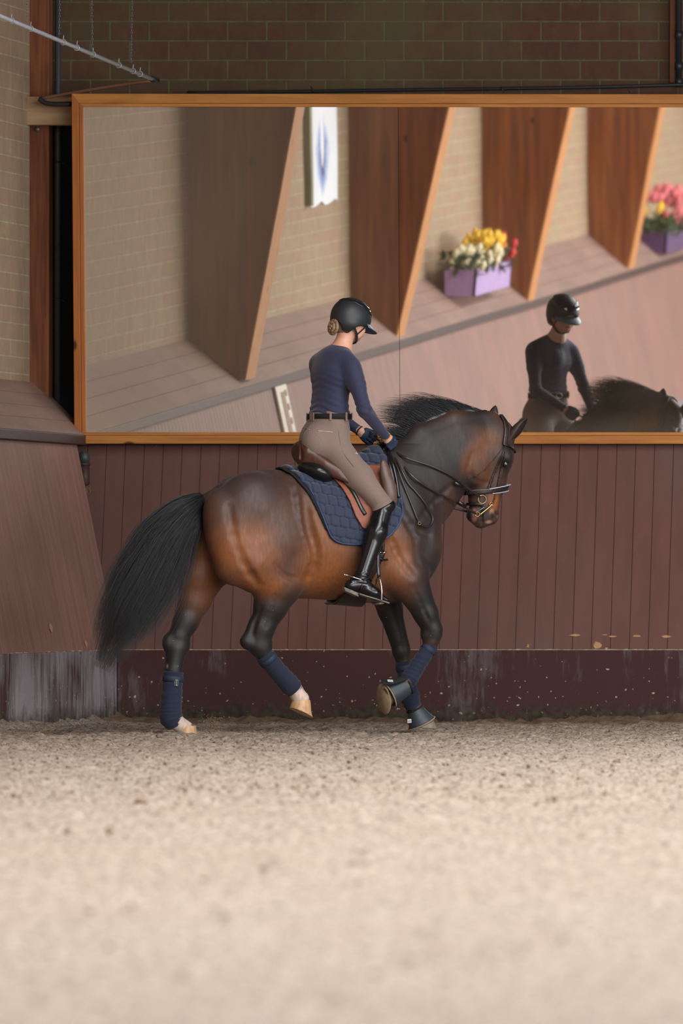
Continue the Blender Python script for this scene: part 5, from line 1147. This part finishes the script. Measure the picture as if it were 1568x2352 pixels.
for s in (-1, 1):
    r_ = s * .080
    m = MB(); m.torus(J(1107, 1147, r_), .026, .0032, (.1, 1, 0), 24, 6); m.build('snaffle_ring', M_brass, BR, off=bl)
    m = MB(); m.sweep(bez([J(x, y, s * .074) for x, y in ((1131, 1158), (1124, 1164), (1116, 1170), (1108, 1177), (1101, 1183))], 16), [.0045, .007, .0065, .0045] + [.0045] * 13, 8) if False else m.sweep(bez([J(x, y, s * .076) for x, y in ((1131, 1157), (1122, 1166), (1112, 1174), (1101, 1183))], 12), .0055, 8)
    m.torus(J(1128, 1158, s * .076), .011, .003, (0, 1, 0), 14, 6); m.torus(J(1096, 1181, s * .078), .0145, .003, (.1, 1, 0), 18, 6); m.build('curb_bit', M_brass, BR, off=bl)
    m = MB(); m.sweep(bez([J(x, y, s * v) for x, y, v in ((1112, 1165, .08), (1100, 1172, .075), (1086, 1176, .04), (1082, 1176, 0))], 14), .0035, 6); m.build('curb_chain', M_zc, BR, off=bl)
    onb = lambda x, y, o=.016: marchp(x, y, body, o)
    gp = grip_n if s < 0 else grip_f
    def rein(pts, wd=.007, name='rein', m_=M_brid): 
        m = MB(); m.sweep(bez(pts, 40), wd, 8, flat=.28, up=(0, 1, .15)); return m.build(name, m_, BR, off=bl)
    j = lambda x, y, v: J(x, y, v) if s < 0 else mir(J(x, y, v))
    start = gp + np.array([.01, 0, -.035])
    rein([start, onb(935, 1053, .02) if s < 0 else start * .75 + mir(J(990, 1070, -.175)) * .25 + [0, .02, 0], (onb(990, 1071) if s < 0 else mir(onb(990, 1071))), (onb(1040, 1095) if s < 0 else mir(onb(1040, 1095))), j(1075, 1122, -.11), J(1102, 1142, r_)])
    rein([start + [0, 0, -.01], onb(945, 1092, .02) if s < 0 else start * .7 + mir(J(985, 1120, -.185)) * .3 + [0, .02, -.01], (onb(985, 1121) if s < 0 else mir(onb(985, 1121))), j(1040, 1150, -.15), j(1065, 1164, -.11), J(1093, 1180, s * .08)])
    for a, b_ in (((1043, 1108), (1062, 1118)), ((1052, 1152), (1070, 1164))): m = MB(); m.sweep([j(a[0], a[1], -.15), j(b_[0], b_[1], -.14)], .011, 8, flat=.5, up=(0, 1, 0)); m.build('rein_stop', M_glos, BR, off=bl)
sn = grip_n + np.array([.0, 0, -.03]); vv = -.20
rein([sn, *[onb(x, y, .012) for x, y in ((920, 1075), (938, 1110), (953, 1127), (975, 1155), (990, 1180), (994, 1196), (986, 1209), (972, 1209), (961, 1197), (948, 1165), (930, 1120), (913, 1075))], sn + [-.01, 0, 0]], .0055, 'rein_end')
m = MB(); m.torus(onb(963, 1202, .014), .010, .002, (0, 1, 0), 12, 5); m.build('rein_buckle', M_brass, BR, off=bl)
for dx in (0, 7): rein([sn + [-.01 - dx * .001, .0, .01], marchp(894 + dx, 1060, body, .03), marchp(904 + dx, 1100, body, .03), marchp(910 + dx, 1142, body, .03)], .009, 'rein_end', M_glos)
rein([grip_n + [-.02, .02, .02], J(880, 1035, -.05), J(870, 1012, .04), grip_f + [.01, -.01, 0]], .006, 'rein_end')
# ============================================================ LEG WRAPS AND BELL BOOTS
M_wrap = simple('navy_fleece', srgb(18, 27, 48), .9, .12, 150, .4, .001, sheen=.1)
def wrap(pts, radii, label, turns, patch=None, flat=.92, tilt=.25):
    base = J(*pts[-1]); r = thing('leg_wrap', base, label, 'leg wrap', 'navy leg wraps'); P = bez([J(*p) for p in pts], 60); R = np.interp(np.linspace(0, 1, len(P)), np.linspace(0, 1, len(radii)), radii) * S_; n = len(P)
    def rip(i, t): 
        ph = (i / n) * turns + tilt * math.cos(t) + .35 * math.sin(i * .21); return 1 + .10 * (1 - (ph % 1)) ** 1.5 - .04
    m = MB(); m.sweep(P, R, 28, flat=flat, up=(0, 1, 0), rip=rip); o = m.build('bandage', M_wrap, r, off=base)
    k = int(n * .13); d = P[k + 2] - P[k]; d /= np.linalg.norm(d); m = MB(); m.sweep([P[k] - d * .017, P[k] - d * .0155, P[k] + d * .0155, P[k] + d * .017], [R[k] * 1.02, R[k] * 1.075, R[k] * 1.075, R[k] * 1.02], 28, flat=flat, up=(0, 1, 0)); m.build('fastening_strap', simple('navy_tape', srgb(24, 32, 54), .7), r, off=base)
    if patch:
        fr = MB(); c = marchp(patch[0], patch[1], [cone(P[k] - d * .05, P[k] + d * .05, R[k] * 1.09, R[k] * 1.09, flat)], .001); nrm = -ray(*patch[:2]); a = np.cross(d, nrm); a /= np.linalg.norm(a); b = d; w2, h2 = .0095, .0175
        for x0, y0, x1, y1 in ((-w2, -h2, w2, -h2), (w2, -h2, w2, h2), (w2, h2, -w2, h2), (-w2, h2, -w2, -h2)): fr.sweep([c + a * x0 + b * y0, c + a * x1 + b * y1], .0009, 4)
        pt = fr.build('logo_frame', simple('silver_print', srgb(190, 190, 176), .5), r, off=base)
        cu = bpy.data.curves.new('logo_text', 'FONT'); cu.body = 'SEAVER'; cu.size = .0105; cu.align_x = 'CENTER'; cu.align_y = 'CENTER'; cu.extrude = .0004
        tc = bpy.data.objects.new('temp_text', cu); COL.objects.link(tc); bpy.context.view_layer.update(); tme = bpy.data.meshes.new_from_object(tc.evaluated_get(bpy.context.evaluated_depsgraph_get())); bpy.data.objects.remove(tc); bpy.data.curves.remove(cu); tme.materials.clear(); t = link('logo_text', tme, bpy.data.materials['silver_print']); X_ = b; Y_ = np.cross(nrm, X_); Y_ /= np.linalg.norm(Y_)
        Mx = Matrix([[*X_, 0], [*Y_, 0], [*nrm, 0], [0, 0, 0, 1]]).transposed(); Mx.translation = Vector(c - base + nrm * .001); t.parent = r; t.matrix_local = Mx
    return r
wrap([(399, 1543, .135), (396, 1580, .135), (393, 1625, .135), (393, 1650, .135), (402, 1668, .135)], [22.5, 22.5, 24, 26, 17], 'navy wrap with a small framed logo on the planted far hind leg', 11, (405, 1568), tilt=.25)
wrap([(606, 1503, -.13), (635, 1538, -.13), (668, 1575, -.13), (682, 1590, -.13)], [21, 21, 23, 17], 'navy wrap on the lifted near hind leg', 8)
wrap([(991, 1481, -.165), (968, 1515, -.165), (942, 1556, -.16), (934, 1568, -.16)], [17, 18, 20, 18], 'navy wrap on the lifted near foreleg, crossing in front of the other', 12)
wrap([(926, 1519, .16), (933, 1560, .16), (941, 1600, .16), (949, 1626, .16)], [18.5, 19, 23, 18], 'navy wrap on the far foreleg above the bell boot', 9)
M_rub = simple('dark_slate_rubber', srgb(44, 52, 58), .5, .25, 25, .2); M_dirt = simple('sanded_edge', srgb(140, 122, 100), .9, .3, 50, .4); M_sole = simple('dusty_sole', srgb(136, 116, 92), .95, .2, 40, .3)
# lifted near fore: bell boot, hoof and sole facing back
def ringpts(c, ax, up_, ra, rb, n=28):
    ax = ax / np.linalg.norm(ax); a = np.asarray(up_, float) - ax * np.dot(up_, ax); a /= np.linalg.norm(a); b = np.cross(ax, a); return [c + ra * math.cos(t) * a + rb * math.sin(t) * b for t in np.linspace(0, 2 * math.pi, n, endpoint=False)]
def bell(c0, c1, up_, r0, r1, label, logo):
    base = c1; r = thing('bell_boot', base, label, 'bell boot', 'bell boots'); ax = c1 - c0; m = MB(); V = []; ts = [0, .04, .5, .9, 1.0]; rs = [.97, 1.0, None, None, 1.03]
    for t in np.linspace(0, 1, 9): k = r0 + (r1 - r0) * t ** 1.1; V += ringpts(c0 + ax * t, ax, up_, k, k * .92)
    for t in np.linspace(1, .1, 6): k = (r0 + (r1 - r0) * t ** 1.1) - .006; V += ringpts(c0 + ax * t, ax, up_, k, k * .92)
    n = 28; L = len(V) // n; m.add(V, [(i * n + k, i * n + (k + 1) % n, (i + 1) * n + (k + 1) % n, (i + 1) * n + k) for i in range(L - 1) for k in range(n)]); m.build('cuff', M_rub, r, off=base)
    m = MB(); P = ringpts(c1, ax, up_, r1 + .002, r1 * .92 + .002); P.append(P[0]); P.append(P[1]); m.sweep(P, .0045, 6); m.build('lower_edge', M_dirt, r, off=base)
    m = MB(); P = ringpts(c0, ax, up_, r0 + .002, r0 * .92 + .002); P.append(P[0]); P.append(P[1]); m.sweep(P, .006, 6); m.build('upper_edge', M_blk, r, off=base)
    return r
c0 = J(936, 1574, -.158); c1 = J(893, 1597, -.155); bb = bell(c0, c1, (0, 0, 1), .055, .080, 'dark rubber bell boot on the lifted near forehoof, sole showing', None)
ax = (c1 - c0) / np.linalg.norm(c1 - c0); sc_ = J(880, 1606, -.155); nS = np.array([-.93, -.28, -.16]); nS /= np.linalg.norm(nS)
m = MB(); V = []; n = 28
for t, c_, rr_, nn_ in ((0, c0 + ax * .02, .044, ax), (.5, (c1 + sc_) / 2, .058, ax), (.9, sc_ - nS * .004, .0735, nS), (1, sc_, .071, nS)):
    V += ringpts(c_, nn_, (0, 0, 1), rr_ * 1.32 if t > .6 else rr_, rr_ * .92)
V += [tuple(sc_)]; m.add(V, [(i * n + k, i * n + (k + 1) % n, (i + 1) * n + (k + 1) % n, (i + 1) * n + k) for i in range(3) for k in range(n)] + [(3 * n + k, 3 * n + (k + 1) % n, 4 * n) for k in range(n)]); m.build('hoof', M_sole, HORSE)
def patch_(r, base, x, y, v, w2, h2, rotz, nrm, lines):
    c = J(x, y, v); nrm = np.asarray(nrm, float); nrm /= np.linalg.norm(nrm); a = np.asarray(rotz, float); a -= nrm * a.dot(nrm); a /= np.linalg.norm(a); b = np.cross(nrm, a)
    def sl_(x0, x1, y0, y1, d0, d1, name, mat):
        m = MB(); m.add([c + a * p + b * q2 + nrm * d_ for d_ in (d0, d1) for p, q2 in ((x0, y0), (x1, y0), (x1, y1), (x0, y1))], [(3, 2, 1, 0), (4, 5, 6, 7), (0, 1, 5, 4), (1, 2, 6, 5), (2, 3, 7, 6), (3, 0, 4, 7)]); return m.build(name, mat, r, off=base, smooth=False)
    sl_(-w2, w2, -h2, h2, -.002, .002, 'white_label', simple('white_label', srgb(205, 205, 205), .6, .05)) 
    for i in range(lines): sl_(-w2 * .8, w2 * .8, h2 * (-.55 + 1.0 * i / lines), h2 * (-.35 + 1.0 * i / lines), .002, .003, 'label_print', M_blk)
m = MB(); m.sweep(bez([J(x, y, v) for x, y, v in ((876, 1566, -.20), (893, 1568, -.215), (915, 1562, -.20), (932, 1556, -.19))], 12), .022, 8, flat=.22, up=(0, -.6, .8)); m.build('fastening_flap', M_blk, bb, off=c1)
patch_(bb, c1, 896, 1564, -.226, .017, .008, (1, 0, -.1), (0, -.75, .65), 2)
# planted far fore
c0 = J(952, 1628, .16); c1 = J(968, 1661, .16); up2 = (1, 0, 0.3); bb = bell(c0, c1, up2, .050, .088, 'dark rubber bell boot with a white label on the planted far forehoof', None)
patch_(bb, c1, 940, 1656, .085, .012, .012, (1, 0, 0), (-.5, -.85, .1), 2)
M_hoof2 = simple('grey_hoof', srgb(120, 112, 100), .7, .2, 40, .3); hoof((968, 1650), (26, 24), (1002, 1674), (940, 1670), .16, mat=M_hoof2)
# kicked-up sand
m = MB(); rr = random.Random(4)
for _ in range(420):
    a = rr.gauss(0, 1); c = at(484 + a * 14, 1668 + rr.gauss(0, 1) * 9 - abs(rr.gauss(0, 6)), -.45 + rr.gauss(0, .06)); m.add(np.array([(1, 0, 0), (-1, 0, 0), (0, 1, 0), (0, 0, 1)]) * rr.uniform(.0015, .0045) @ rot(rr.uniform(0, 6), rr.uniform(0, 3)).T + c, [(0, 1, 2), (0, 3, 1), (1, 3, 2), (2, 3, 0)])
tag(m.build('sand_spray', bpy.data.materials['damp_sand'], smooth=False), 'small spray of sand kicked up beside the planted hind hoof', 'sand spray', kind='stuff')
